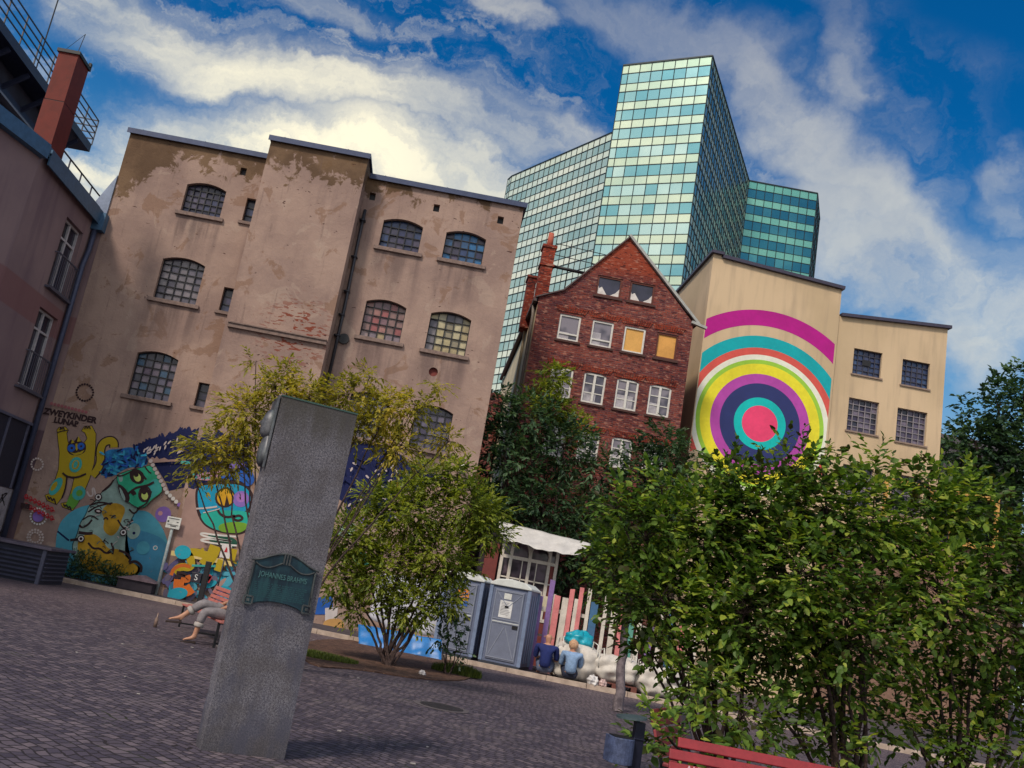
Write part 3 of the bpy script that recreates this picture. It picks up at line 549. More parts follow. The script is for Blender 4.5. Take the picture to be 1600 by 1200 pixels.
for _ in range(95):
    x = random.uniform(-55, 470); y = random.uniform(930, 1190) + x * .03; it.append(('dot', BY, random.choice([SKYB, paint((.10, .09, .20)), paint((.13, .11, .16)), paint((.13, .11, .16)), paint((.05, .16, .26)), BEI, paint((.02, .28, .38))]), D([(x, y)])[0], random.uniform(.10, .30), random.uniform(.05, .13), random.uniform(0, 3)))
for _ in range(60):
    x = random.uniform(60, 460); y = random.uniform(820, 960); it.append(('dot', BY, random.choice([YEL, GOLD, paint((.3, .22, .05)), BEI, SKYB, OUT]), D([(x, y)])[0], random.uniform(.03, .12), random.uniform(.02, .05), random.uniform(0, 3)))
it += [('dot', BY, TEAL, (p[0], p[1]), .04) for p in D([(160 + i * 22, 300 + random.uniform(-20, 20)) for i in range(6)])]
for pts, w, m_ in (([(480, 735), (300, 720), (215, 705), (210, 722), (300, 745), (480, 775), (300, 750), (215, 750), (215, 765), (330, 785), (470, 798)], .05, WHT),
   ([(0, 850), (220, 880), (440, 930)], .14, paint((.62, .48, .2))), ([(20, 990), (60, 945), (150, 960), (140, 880), (110, 850), (170, 840), (260, 870)], .22, YEL), ([(0, 1010), (20, 960), (80, 935), (140, 950)], .1, paint((.5, .12, .02))),
   ([(230, 940), (290, 880), (320, 800)], .34, YEL), ([(330, 980), (360, 900)], .2, YEL), ([(440, 820), (420, 900)], .3, YEL), ([(290, 950), (250, 930), (320, 850)], .2, YEL),
   ([(20, 1040), (60, 1010), (120, 1030), (100, 1000), (40, 990)], .1, OUT), ([(60, 1040), (50, 1110), (110, 1130), (150, 1100)], .3, paint((.55, .13, .02))), ([(70, 1040), (130, 1050), (120, 1010)], .14, paint((.5, .12, .02))), ([(150, 940), (320, 945)], .06, TEAL), ([(230, 1080), (290, 1000), (260, 1060)], .12, RED)):
    it.append(('line', BY, m_, D(pts), w))
it += [('dot', BY, paint((.02, .32, .42)), D([(85, 845)])[0], .24, .2), ('poly', BY, paint((.02, .28, .38)), D([(-20, 1120), (60, 1090), (130, 1120), (100, 1180), (-30, 1190)]), True)]
art('painted_fish', it, 'painted blue green round face with an orange eye')
# right of the monument
it = [('poly', FY, NAVY, [(536, 700), (560, 690), (600, 700), (660, 738), (700, 742), (620, 775), (600, 800), (570, 795), (545, 790), (530, 780)]), ('poly', FY, paint((.28, .42, .32)), [(526, 828), (540, 815), (560, 820), (548, 838), (530, 842)], True), ('dot', FY, NAVY, (603, 812), .3, .24), ('poly', FY, PUR, [(558, 815), (572, 808), (585, 818), (575, 828)], True),
      ('poly', FY, paint((.45, .20, .05)), [(540, 862), (558, 858), (560, 872), (545, 876)]), ('dot', FY, TEAL, (566, 875), .24), ('poly', FY, BRT, [(490, 935), (520, 930), (520, 960), (486, 960)]), ('poly', FY, paint((.55, .5, .5)), [(508, 950), (528, 948), (526, 975), (508, 972)]), ('poly', FY, paint((.5, .28, .1)), [(505, 968), (535, 965), (540, 985), (505, 985)], True)]
it += ring_((603, 812), 15, 22, WHT, .035)
for i in range(40): it.append(('dot', FY, NAVY, (random.choice([540, 560, 580, 600, 630, 650]) + random.uniform(-12, 12), random.uniform(715, 800)), .22, .06, random.uniform(0, 3)))
for _ in range(20): it.append(('dot', FY, PALE, (random.uniform(540, 640), random.uniform(720, 790)), .07, .03, random.uniform(0, 3)))
art('painted_shapes', it)
# ================================================================ PINK SIDE BUILDING (left)
PXW = -12.3
pk = empty('side_building', (PXW, 24, 0), 'dusky pink rendered house at the left edge with french balconies', 'building')
wr = []
for tl, br in (((107, 340), (101, 466)), ((65, 480), (50, 610))):
    p, q = pX(*tl, PXW), pX(*br, PXW); wr.append((26.45, 27.85, q.z + .0, p.z))
wr.append((22.3, 23.5, 5.3, 7.6))
mb = MB(); fnP = lambda u, v, w: (PXW - w, u, v); ZP = 11.35
holes = [[(a, c), (b, c), (b, d), (a, d)] for a, b, c, d in wr[:2]]
wall(mb, [(23.9, 0), (FY, 0), (FY, ZP), (23.9, ZP)], holes, fnP, .28)
Q1 = Vector((-15.4, 13.0)); Q0 = Vector((PXW, 23.9))
mb.face([(Q0.x, Q0.y, 0), (Q1.x, Q1.y, 0), (Q1.x, Q1.y, ZP), (Q0.x, Q0.y, ZP)]); mb.face([(PXW, FY, ZP), (PXW, 23.9, ZP), (Q1.x, Q1.y, ZP), (-26, Q1.y, ZP), (-26, 29.5, ZP), (PXW, 29.5, ZP)])
mb.face([(PXW, FY, 0), (PXW, FY + 1, 0), (PXW, FY + 1, ZP), (PXW, FY, ZP)]); mb.face([(PXW, FY + .02, 0), (XL + .001, FY + .02, 0), (XL + .001, FY + .02, ZP), (PXW, FY + .02, ZP)]); mb.face([(Q1.x, Q1.y, 0), (-26, Q1.y, 0), (-26, Q1.y, ZP), (Q1.x, Q1.y, ZP)]); mb.face([(-26, Q1.y, 0), (-26, 29.5, 0), (-26, 29.5, ZP), (-26, Q1.y, ZP)]); mb.build('wall', PINK, pk, fixn=False)
FL = M((.06, .13, .22), .5, .3); rf = MB()
rf.box(PXW - .02, 24.0, ZP - .02, PXW + .22, FY - .02, ZP + .05); rf.box(PXW + .18, 24.0, ZP - .30, PXW + .23, FY - .02, ZP + .16); rf.box(PXW - .1, 24.0, ZP + .05, PXW + .02, FY, ZP + .35)
d_ = (Q0 - Q1).normalized(); nrm_ = Vector((d_.y, -d_.x)); rf.bar((Q0.x + nrm_.x * .12, Q0.y + nrm_.y * .12, ZP + .02), (Q1.x + nrm_.x * .12, Q1.y, ZP + .02), .24, .42)
rf.box(PXW - .02, 28.2, ZP - .5, PXW + .38, FY + .0, ZP + .1); rf.build('gutter', FL, pk)
dnp = MB(); dnp.tube([(PXW + .12, 28.3, ZP - .4), (PXW + .12, 28.3, ZP - 1.2), (PXW + .12, 28.15, ZP - 1.8), (PXW + .12, 28.15, .1)], .09); dnp.build('downpipe', M((.05, .06, .11), .5, .3), pk, True)
cr = MB(); cr.face([(-12.6, FY + .3, 11.4), (-11.9, FY + .3, 11.4), (-11.85, FY + .3, 13.2)]); cr.prism([(-12.7, 11.4), (-12.02, 11.4), (-12.02, 12.9)], FY - .05, FY + 1.5, 0); cr.build('flashing', M((.2, .24, .33), .5, .3), pk)
FRW = M((.42, .40, .42), .5); DG = mat_glass('dark_glass', (.012, .012, .022), (.03, .03, .05), .7)
for a, b, c, d in wr[:2]:
    f = MB(); X = PXW - .2
    for (u0, v0, u1, v1) in ((a, c, b, c + .07), (a, d - .07, b, d), (a, c + .07, a + .07, d - .07), (b - .07, c + .07, b, d - .07), ((a + b) / 2 - .05, c + .07, (a + b) / 2 + .05, d - .07), (a + .07, d - .62, (a + b) / 2 - .05, d - .56), ((a + b) / 2 + .05, d - .62, b - .07, d - .56)): f.box(X, u0, v0, X + .06, u1, v1)
    fw_ = f.build('window', FRW, pk); g_ = MB(); g_.box(X - .02, a, c, X, b, d); g_.build('pane', DG, fw_)
    r_ = MB(); r_.bar((PXW + .12, a - .1, c + 1.0), (PXW + .12, b + .1, c + 1.0), .04); r_.bar((PXW + .12, a - .1, c - .05), (PXW + .12, b + .1, c - .05), .04); r_.bar((PXW, a - .1, c + 1), (PXW + .12, a - .1, c + 1), .03); r_.bar((PXW, b + .1, c + 1), (PXW + .12, b + .1, c + 1), .03)
    r_.box(PXW, a - .15, c - .13, PXW + .16, b + .15, c - .07)
    for i in range(13): y = a - .1 + (b - a + .2) * i / 12; r_.bar((PXW + .12, y, c - .05), (PXW + .12, y, c + 1), .016)
    r_.build('balcony_railing', M((.10, .10, .14), .5, .4), pk)
CH = M((.125, .016, .010), .75, 0, .2, 3); ch = MB(); ch.box(-13.0, 24.45, 11.2, -12.4, 25.3, 13.2); ch.box(-12.99, 24.46, 13.23, -12.41, 25.29, 14.75); cho = ch.build('chimney', CH, pk)
cp = MB(); cp.box(-13.04, 24.41, 14.75, -12.36, 25.34, 14.85); cp.box(-12.98, 24.47, 13.2, -12.42, 25.28, 13.23); cp.box(-12.42, 25.2, 14.85, -12.34, 25.3, 14.97); cp.build('cap', BLACKM, cho)
aw = MB(); aw.bar((-12.7, 24.9, 14.85), (-12.62, 24.9, 15.7), .015); aw.bar((-12.95, 24.6, 14.85), (-12.62, 24.9, 15.7), .012); aw.build('aerial', BLACKM, cho)
tr = MB()
for z in (12.0, 12.38, 12.75): tr.bar((-13.2, 25.4, z), (-13.2, 30.6, z), .04)
for i in range(6): tr.bar((-13.2, 25.5 + i, 11.35), (-13.2, 25.5 + i, 12.75), .04)
tr.box(-13.35, 25.6, 11.6, -13.3, 30.3, 12.3); tr.build('roof_railing', M((.05, .05, .075), .5, .3), pk)
# dark lattice screen and graffiti low on the side wall
ls = MB(); X = PXW + .06
for z in (4.32,): ls.box(X - .05, 22.0, z - .06, X + .02, 28.2, z + .02)
for i in range(5): y = 22.6 + i * 1.32; ls.box(X - .05, y - .03, 2.3, X, y + .03, 4.26)
lso = ls.build('screen_frame', M((.11, .11, .17), .5, .3), pk); l2 = MB(); l2.box(PXW + .003, 22.0, 2.3, PXW + .008, 28.2, 4.26); l2.build('screen_mesh', M((.018, .016, .032), .7, 0, .3, 30), lso)
gp_ = MB(); gw = M((.30, .27, .30), .8, 0, .35, 3); gp_.box(PXW + .002, 22.0, -.0, PXW + .006, 28.3, 2.28, 0)
for k in range(46):
    y = random.uniform(24.5, 28.1); z = random.uniform(.3, 2.1); pts = [(y + random.uniform(-.3, .3), z + random.uniform(-.3, .3)) for _ in range(5)]; pts = smooth(pts, False, 2); mi = 1 if k % 5 else 2
    for i in range(len(pts) - 1): gp_.bar((PXW + .008 + k * .0003, *pts[i]), (PXW + .008 + k * .0003, *pts[i + 1]), .045, .002, mi, up=(1, 0, 0))
gp_.build('graffiti', [gw, BLACKM, RED], pk)
# ---- taller dark block behind it with an access gallery
tb = empty('apartment_block', (-21, 34, 0), 'dark taller block behind the pink house with a railed access gallery', 'building')
DK = M((.035, .03, .05), .6, 0, .3, 1); m_ = MB(); m_.box(-34, 22, 0, -21.6, 42.5, 20.2); m_.build('wall', DK, tb)
m_ = MB(); m_.box(-34, 20, 20.2, -20.5, 44.4, 20.62)
for i in range(12): m_.bar((-21.6, 21 + i * 2, 19.3), (-20.6, 21 + i * 2, 20.1), .12, .2)
m_.box(-21.7, 21, 19.0, -21.55, 43, 19.4); m_.build('gallery', M((.03, .035, .07), .5, .3), tb)
m_ = MB()
for z in (20.95, 21.3, 21.65, 22.0): m_.bar((-20.5, 20, z), (-20.5, 44.4, z), .05); m_.bar((-20.5, 44.4, z), (-23.5, 44.4, z), .05)
for i in range(17): m_.bar((-20.5, 20.4 + i * 1.5, 20.6), (-20.5, 20.4 + i * 1.5, 22.0), .05)
m_.bar((-23.5, 44.4, 20.6), (-23.5, 44.4, 22), .05); m_.bar((-22, 44.4, 20.6), (-22, 44.4, 22), .05); m_.build('railing', M((.06, .06, .07), .5, .3), tb)
m_ = MB(); m_.tube([(-20.5, 37.2, 20.6), (-20.5, 37.2, 26.5)], .03); m_.build('aerial', BLACKM, tb)
for i in range(8):
    y = 23 + i * 2.4; f = MB()
    for a, b, c, d in ((y, 16.6, y + 1.6, 16.7), (y, 18.4, y + 1.6, 18.5), (y, 16.7, y + .1, 18.4), (y + 1.5, 16.7, y + 1.6, 18.4), (y + .75, 16.7, y + .85, 18.4)): f.box(-21.6, a, b, -21.5, c, d)
    fo = f.build('window', FRW, tb); g_ = MB(); g_.box(-21.597, y + .1, 16.7, -21.58, y + 1.5, 18.4); g_.build('pane', DG, fo)
m_ = MB(); m_.box(-21.6, 22, 15.8, -21.0, 42, 16.1); m_.box(-21.6, 22, 18.75, -21.2, 42, 18.85); m_.build('ledge', M((.16, .16, .2), .5), tb)
# ================================================================ BRICK HOUSE
HY = 34.0
bh = empty('brick_house', (5.8, HY, 0), 'red brick gabled house with white framed windows beside the rainbow wall', 'building')
G1 = [((935, 428), (969, 467)), ((986, 440), (1020, 477))]; G2 = [((875.5, 487), (903, 537)), ((927, 498), (954, 545)), ((977, 510), (1004, 553)), ((1028, 521), (1055, 563))]
G3 = [((862.5, 571), (890, 623)), ((913, 582), (942, 632)), ((965, 593), (992, 644)), ((1016, 604), (1043, 655))]; G4 = [((855, 661), (880, 712)), ((905, 674), (932, 724)), ((957, 686), (982, 737)), ((1007, 697), (1033, 748))]
rows = [[rp(*q, HY) for q in g] for g in (G1, G2, G3, G4)]
for r_ in rows:
    z0, z1 = sum(q[2] for q in r_) / len(r_), sum(q[3] for q in r_) / len(r_); w = sum(q[1] - q[0] for q in r_) / len(r_)
    for i, q in enumerate(r_): c = (q[0] + q[1]) / 2; r_[i] = (c - w / 2, c + w / 2, z0, z1)
hl = []
for j, r_ in enumerate(rows):
    for q in r_: hl.append(arch(*q, .07, 6) if j in (2, 3) else [(q[0], q[2]), (q[1], q[2]), (q[1], q[3]), (q[0], q[3])])
XB0, XB1, ZE, ZA, XA = 2.8, 8.92, 13.42, 16.55, 5.96
wm = MB(); wall(wm, [(XB0, 0), (XB1, 0), (XB1, ZE + .1), (XA, ZA), (XB0 + .9, ZE + .45), (XB0, ZE)], hl, lambda u, v, w: (u, HY + w, v), .16)
wm.face([(XB1, HY, 0), (XB1, HY + 14, 0), (XB1, HY + 14, ZE + .1), (XB1, HY, ZE + .1)]); wm.face([(XB0, HY + 14, 0), (XB1, HY + 14, 0), (XB1, HY + 14, ZE), (XA, HY + 14, ZA), (XB0, HY + 14, ZE)]); wm.build('wall', BRICK, bh, fixn=False)
sw = MB(); sw.face([(XB0, HY, 0), (XB0, HY + 14, 0), (XB0, HY + 14, ZE - .3), (XB0, HY, ZE - .3)]); sw.build('side_wall', M((.62, .52, .34), .8, 0, .2, 1), bh, fixn=False)
ro = MB(); ro.face([(XB0 - .12, HY - .06, ZE - .02), (XB0 + .9, HY - .06, ZE + .47), (XB0 + .9, HY + 14, ZE + .47), (XB0 - .12, HY + 14, ZE - .02)]); ro.face([(XB0 + .9, HY - .06, ZE + .47), (XA, HY - .06, ZA + .05), (XA, HY + 14, ZA + .05), (XB0 + .9, HY + 14, ZE + .47)]); ro.face([(XA, HY - .06, ZA + .05), (XB1 + .15, HY - .06, ZE + .05), (XB1 + .15, HY + 14, ZE + .05), (XA, HY + 14, ZA + .05)])
ro.build('roof', M((.10, .045, .04), .8, 0, .3, 3), bh, fixn=False)
vg = MB(); vg.bar((XA - .02, HY - .06, ZA + .08), (XB1 + .2, HY - .06, ZE + .08), .16, .10); vg.bar((XB1 - .1, HY - .08, ZE + .12), (XB1 + .5, HY - .08, ZE - .02), .14, .1); vg.build('verge', M((.36, .36, .34), .6), bh)
vg = MB(); vg.bar((XB0 - .12, HY - .04, ZE - .03), (XB0 + .9, HY - .04, ZE + .45), .1, .05); vg.bar((XB0 + .9, HY - .04, ZE + .45), (XA, HY - .04, ZA + .02), .1, .05); vg.bar((XB0 - .12, HY, ZE - .12), (XB0 - .12, HY + 14, ZE - .12), .14, .12); vg.build('gutter', M((.09, .055, .055), .6), bh)
for y in (HY + .5, HY + 3.2): 
    dq = MB(); dq.tube([(XB0 - .12, y, ZE - .2), (XB0 - .08, y, ZE - .6), (XB0 - .06, y, 0)], .06); dq.build('downpipe', M((.5, .42, .28) if y > 35 else (.2, .17, .15), .6), bh, True)
WF = M((.62, .60, .56), .55, 0, .15, 12); HG = mat_glass('house_glass', (.04, .04, .07), (.20, .18, .22), 1.3, .15); SH = M((.07, .03, .025), .8); BRN = M((.11, .03, .02), .7)
def hwin(q, kind, rise=0):
    x0, x1, z0, z1 = q; f = MB(); y0, y1 = HY + .03, HY + .10; t = .07; c = (x0 + x1) / 2
    f.box(x0, y0, z0, x1, y1, z0 + t); f.box(x0, y0, z1 - t + rise, x1, y1, z1 + rise); f.box(x0, y0, z0 + t, x0 + t, y1, z1 - t + rise); f.box(x1 - t, y0, z0 + t, x1, y1, z1 - t + rise)
    if kind == 'cross':
        f.box(c - .045, y0 - .01, z0 + t, c + .045, y1, z1 - t + rise)
        for z in (z0 + (z1 - z0) * .36, z0 + (z1 - z0) * .68): f.box(x0 + t, y0 + .02, z - .018, c - .045, y1 - .02, z + .018); f.box(c + .045, y0 + .02, z - .018, x1 - t, y1 - .02, z + .018)
    if kind == 'low': f.box(x0 + t, y0, z0 + (z1 - z0) * .23, x1 - t, y1, z0 + (z1 - z0) * .23 + .06)
    o = f.build('window', BRN if kind in ('broken', 'board2') else WF, bh)
    p = MB(); p.box(x0 + t, y1 - .025, z0 + t, x1 - t, y1 - .02, z1 - t + rise)
    if kind in ('board', 'board2'): po = p.build('board', M((.66, .36, .10) if kind == 'board' else (.62, .31, .08), .8, 0, .15, 2), o); o['label'] = 'window boarded up with yellow plywood'
    else: p.build('pane', HG if kind != 'broken' else mat_glass('attic_dark', (.015, .015, .03), (.03, .03, .06), 1), o)
    if kind == 'broken':
        cu = MB(); cu.prism([(x0 + t, z0 + t), (x0 + .45, z0 + t), (x0 + .22, z0 + .38), (x0 + .12, z0 + .3), (x0 + t, z0 + .42)], y1 - .04, y1 - .03); cu.prism([(x1 - .42, z0 + t), (x1 - t, z0 + t), (x1 - t, z0 + .40), (x1 - .2, z0 + .22)], y1 - .04, y1 - .03); cu.build('torn_curtain', M((.62, .58, .55), .9, 0, .2, 5), o); o['label'] = 'dark attic window with torn sheeting'
    s_ = MB(); s_.box(x0 - .08, HY - .06, z0 - .09, x1 + .08, HY + .03, z0 - .005); s_.build('sill', SH, o)
    if kind == 'low' or kind == 'cross':
        cu = MB(); hh = random.uniform(.25, .5) * (z1 - z0); cu.box(x0 + t, y1 - .035, z0 + t, x1 - t - random.uniform(0, .4), y1 - .03, z0 + t + hh); cu.build('curtain', M((.36, .34, .37), .9, 0, .35, 4), o)
for q in rows[0]: hwin(q, 'broken')
for q, k in zip(rows[1], ('low', 'low', 'board', 'board2')): hwin(q, k)
for q in rows[2] + rows[3]: hwin(q, 'cross', .05)
ar_ = MB()
for j, r_ in enumerate(rows[1:], 1):
    for q in r_:
        for i in range(13):
            x = q[0] - .08 + (q[1] - q[0] + .16) * i / 12; cx0 = (q[0] + q[1]) / 2; ti = (x - cx0) * .25; zt = q[3] + .09; ar_.bar((x, HY - .012, zt), (x + ti, HY - .012, zt + .24), .064, .03, up=(0, 1, 0))
        ar_.build('lintel', CHIMNEY_BRICK, bh); ar_ = MB()
cs = MB(); cb = at(850, 440, 35.5); cs.box(2.75, 35.2, 12.2, 3.25, 35.8, 16.0); cs.box(2.70, 35.15, 15.2, 3.30, 35.85, 15.3); cs.box(2.70, 35.15, 16.0, 3.30, 35.85, 16.12); cso = cs.build('chimney', CHIMNEY_BRICK, bh)
cs = MB(); cs.tube([(3.0, 35.5, 16.12), (3.0, 35.5, 16.75)], [.14, .11], 12); cs.build('chimney_pot', M((.4, .1, .06), .8), cso, True)
cs = MB(); cs.box(2.45, 36.6, 12.9, 2.8, 37.4, 15.1); cs.box(2.4, 36.55, 15.1, 2.85, 37.45, 15.2); cs.build('chimney', CHIMNEY_BRICK, bh)
cs = MB(); cs.tube([(3.25, 35.5, 15.35), (4.75, 35.5, 15.3)], .07); cs.tube([(3.25, 35.5, 14.2), (4.2, 35.5, 14.15)], .04)
for z in (15.9, 16.4): cs.tube([(3.25, 35.6, z), (5.6, 35.6, z - .1)], .018)
cs.tube([(3.9, 35.6, 14.3), (3.9, 35.6, 16.5)], .018); cs.build('chimney_brace', BLACKM, bh, True)
# low red annexe glimpsed between the two houses
an = MB(); an.box(1.2, 44, 0, 2.7, 50, 11.6); ano = an.build('annexe', BRICK); tag(ano, 'narrow dark red brick annexe in the gap left of the gabled house', 'building')
# ================================================================ RAINBOW WALL BUILDING
CY = 36.0
cbld = empty('cream_building', (15, CY, 0), 'cream rendered building with painted rainbow target and a lower wing of iron windows', 'building')
XM0, XM1, XW1 = 9.91, 15.44, 20.05; Zl, Zr, Zw0, Zw1 = 17.33, 16.93, 15.77, 16.12
CW = [rp(*q, CY) for q in (((1336, 543), (1377, 591)), ((1412, 560), (1452, 608)), ((1328, 620), (1371, 680)), ((1404, 636), (1447, 697)))]
CW += [(a, b, 8.0, 9.6) for a, b, _, _ in CW[2:]]
m_ = MB(); fnC = lambda u, v, w: (u, CY + w, v)
wall(m_, [(XM0, 0), (XM1, 0), (XM1, Zr), (XM0 + .35, Zl - .02), (XM0 + .35, Zl + .1), (XM0, Zl + .12)], [], fnC, .2)
m_.face([(XM0, CY, 0), (XM0, CY + 16, 0), (XM0, CY + 16, Zl + .1), (XM0, CY, Zl + .1)]); m_.face([(XM1, CY, 0), (XM1, CY + 16, 0), (XM1, CY + 16, Zr), (XM1, CY, Zr)]); m_.face([(XM0, CY, Zl - .05), (XM1, CY, Zr - .05), (XM1, CY + 16, Zr - .05), (XM0, CY + 16, Zl - .05)])
m_.build('wall', CREAM, cbld, fixn=False)
m_ = MB(); WYo = .06
wall(m_, [(XM1, 0), (XW1, 0), (XW1, Zw1), (XM1, Zw0)], [[(a, c), (b, c), (b, d), (a, d)] for a, b, c, d in CW], lambda u, v, w: (u, CY + WYo + w, v), .22)
m_.face([(XW1, CY + WYo, 0), (XW1, CY + 16, 0), (XW1, CY + 16, Zw1), (XW1, CY + WYo, Zw1)]); m_.face([(XM1, CY + WYo, Zw0 - .02), (XW1, CY + WYo, Zw1 - .02), (XW1, CY + 16, Zw1), (XM1, CY + 16, Zw0)]); m_.build('wing', CREAM, cbld, fixn=False)
CAPM = M((.05, .045, .075), .5, .2); m_ = MB(); m_.bar((XM0 - .08, CY, Zl + .17), (XM0 + .42, CY, Zl + .15), .3, .12); m_.bar((XM0 + .38, CY, Zl + .03), (XM1 + .08, CY, Zr + .04), .3, .14); m_.bar((XM0, CY - .1, Zl + .17), (XM0, CY + 16, Zl + .17), .24, .12); m_.bar((XM1 + .08, CY + WYo, Zw0 + .05), (XW1 + .1, CY + WYo, Zw1 + .05), .3, .13); m_.build('roof_edge', CAPM, cbld)
for i, (a, b, c, d) in enumerate(CW):
    pal = [(.03, .05, .13), (.05, .09, .2), (.04, .05, .12)] if i < 2 else [(.04, .03, .07), (.10, .08, .13), (.16, .13, .18), (.03, .03, .05)]
    fr = leaded(cbld, a, b, c, d, 0, CY + WYo - .03, 5, 5 if i < 2 else 6, pal, None, None, M((.04, .04, .06), .5) if i < 2 else M((.22, .2, .22), .5), .05, .03)
    if i == 0: g_ = MB(); g_.box(a + .42, CY + .15, c + .45, b - .42, CY + .155, d - .4); g_.build('missing_pane', BLACKM, fr)
    s_ = MB(); s_.box(a - .06, CY + WYo - .06, c - .07, b + .06, CY + WYo + .1, c - .004); s_.build('sill', M((.25, .18, .14), .7), fr)
cc_ = at(1187, 662, CY); RING = [(4.72, (.42, .004, .22)), (4.06, None), (3.62, (.0, .36, .40)), (3.12, (.62, .09, .07)), (2.83, (.74, .74, .62)), (2.62, (.30, .55, .05)), (2.45, (.74, .66, .03)), (2.03, (.42, .06, .36)), (1.64, (.022, .032, .14)), (1.06, (.0, .46, .44)), (.73, (.76, .055, .16))]
mb = MB(); mats = []
def clipc(x, z): return max(XM0 + .06, min(XM1 - .06, x)), z
for i, (r, c) in enumerate(RING):
    nxt = RING[i + 1][0] if i + 1 < len(RING) else 0
    if c is None: continue
    m1 = M(c, .8, 0, .13, .9, .12); mats.append(m1); mi = len(mats) - 1; n_ = 160; y = CY - .004
    for k in range(n_):
        t0, t1 = 2 * math.pi * k / n_, 2 * math.pi * (k + 1) / n_
        rn = nxt if nxt else 0
        q = [(cc_.x + rr * math.cos(t), cc_.z + rr * 1.02 * math.sin(t)) for rr, t in ((r, t0), (r, t1), (rn, t1), (rn, t0))]
        xs = [p[0] for p in q]
        if r > 2.9 and max(p[1] for p in q) < cc_.z - 1.5: continue
        # clip against the wall ends
        def clip(poly, xlim, keep_less):
            o = []
            for a_, b_ in zip(poly, poly[1:] + poly[:1]):
                ia = a_[0] <= xlim if keep_less else a_[0] >= xlim; ib = b_[0] <= xlim if keep_less else b_[0] >= xlim
                if ia: o.append(a_)
                if ia != ib: s_ = (xlim - a_[0]) / (b_[0] - a_[0]); o.append((xlim, a_[1] + s_ * (b_[1] - a_[1])))
            return o
        q = clip(q, XM1 - .08, True); q = clip(q, XM0 + .04, False) if len(q) > 2 else q
        if len(q) > 2: mb.face([(px, y, pz_) for px, pz_ in q], mi)
mb.build('painted_rainbow', mats, cbld, fixn=False)
m_ = MB()
for i, (xa, xb) in enumerate(((17.6, 19.6), (20.3, 22.2))):
    m_.box(xa, CY - .6, 7.1, xb, CY - .5, 7.3); m_.box(xa, CY - .6, 9.1, xb, CY - .5, 9.25); m_.box(xa, CY - .6, 7.3, xa + .15, CY - .5, 9.1); m_.box(xb - .15, CY - .6, 7.3, xb, CY - .5, 9.1)
m_.build('shop_frames', M((.55, .30, .08), .7, 0, .2, 2), cbld); m_ = MB(); m_.box(15.6, CY - .45, 0, 23, CY - .003, 7.1); m_.build('lower_storey', M((.21, .12, .085), .8, 0, .35, .6), cbld)
rb_ = MB(); rb_.box(20.8, 46, 0, 30, 56, 13.9); rb_.box(20.6, 45.8, 13.9, 30.2, 56, 14.3); rbo = rb_.build('grey_outbuilding', M((.11, .10, .12), .8)); tag(rbo, 'low dark grey building half hidden by the tree right of the cream wing', 'building')
rw = MB(); rw.box(21.3, 45.95, 11.2, 22.6, 46 - .003, 13.0); rw.build('window', M((.4, .4, .38), .4), rbo)
# ================================================================ GLASS TOWER
tw = empty('glass_tower', (30, 150, 0), 'tall green glass office tower rising behind the gabled brick house', 'building')
def mat_tower(name, a, b, metal, rough):
    m, g = newmat(name); p = g.pos(); oi = g.n('ShaderNodeAttribute', attribute_name='pane').outputs['Fac']; n = g.noise(p, .09, 3)
    c = g.mix(g.m('MULTIPLY', oi, 1.0), a, b); c = g.mix(g.m('MULTIPLY', g.ss(n, .35, .65), .5), c, g.v('MULTIPLY', c, (.55, .72, .8)))
    g.out(c, rough, metal, g.bump(g.noise(p, .35, 2), .05, .3), .6); return m
TG = mat_tower('tower_glass', (.20, .45, .47), (.66, .80, .68), .62, .2); TP = mat_tower('tower_panel', (.46, .58, .42), (.62, .70, .52), .35, .25); TGl = mat_tower('tower_glass_left_skylit', (.46, .62, .52), (.8, .86, .70), .35, .25); TPl = mat_tower('tower_panel_left_skylit', (.76, .80, .62), (.82, .85, .70), .1, .3); MUL = M((.02, .03, .035), .5, .3, 0, 1, 0)  # left-wing copies paler: reflected bright sky put into the colour
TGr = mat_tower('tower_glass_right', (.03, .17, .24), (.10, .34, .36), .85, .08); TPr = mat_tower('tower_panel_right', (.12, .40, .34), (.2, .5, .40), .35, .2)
TOP, FH, BH = 98.0, 3.64, 2.05
front_parts = [0]
def setp(o, vals):
    a = o.data.attributes.new('pane', 'FLOAT', 'FACE')
    for i, v in enumerate(vals): a.data[i].value = v
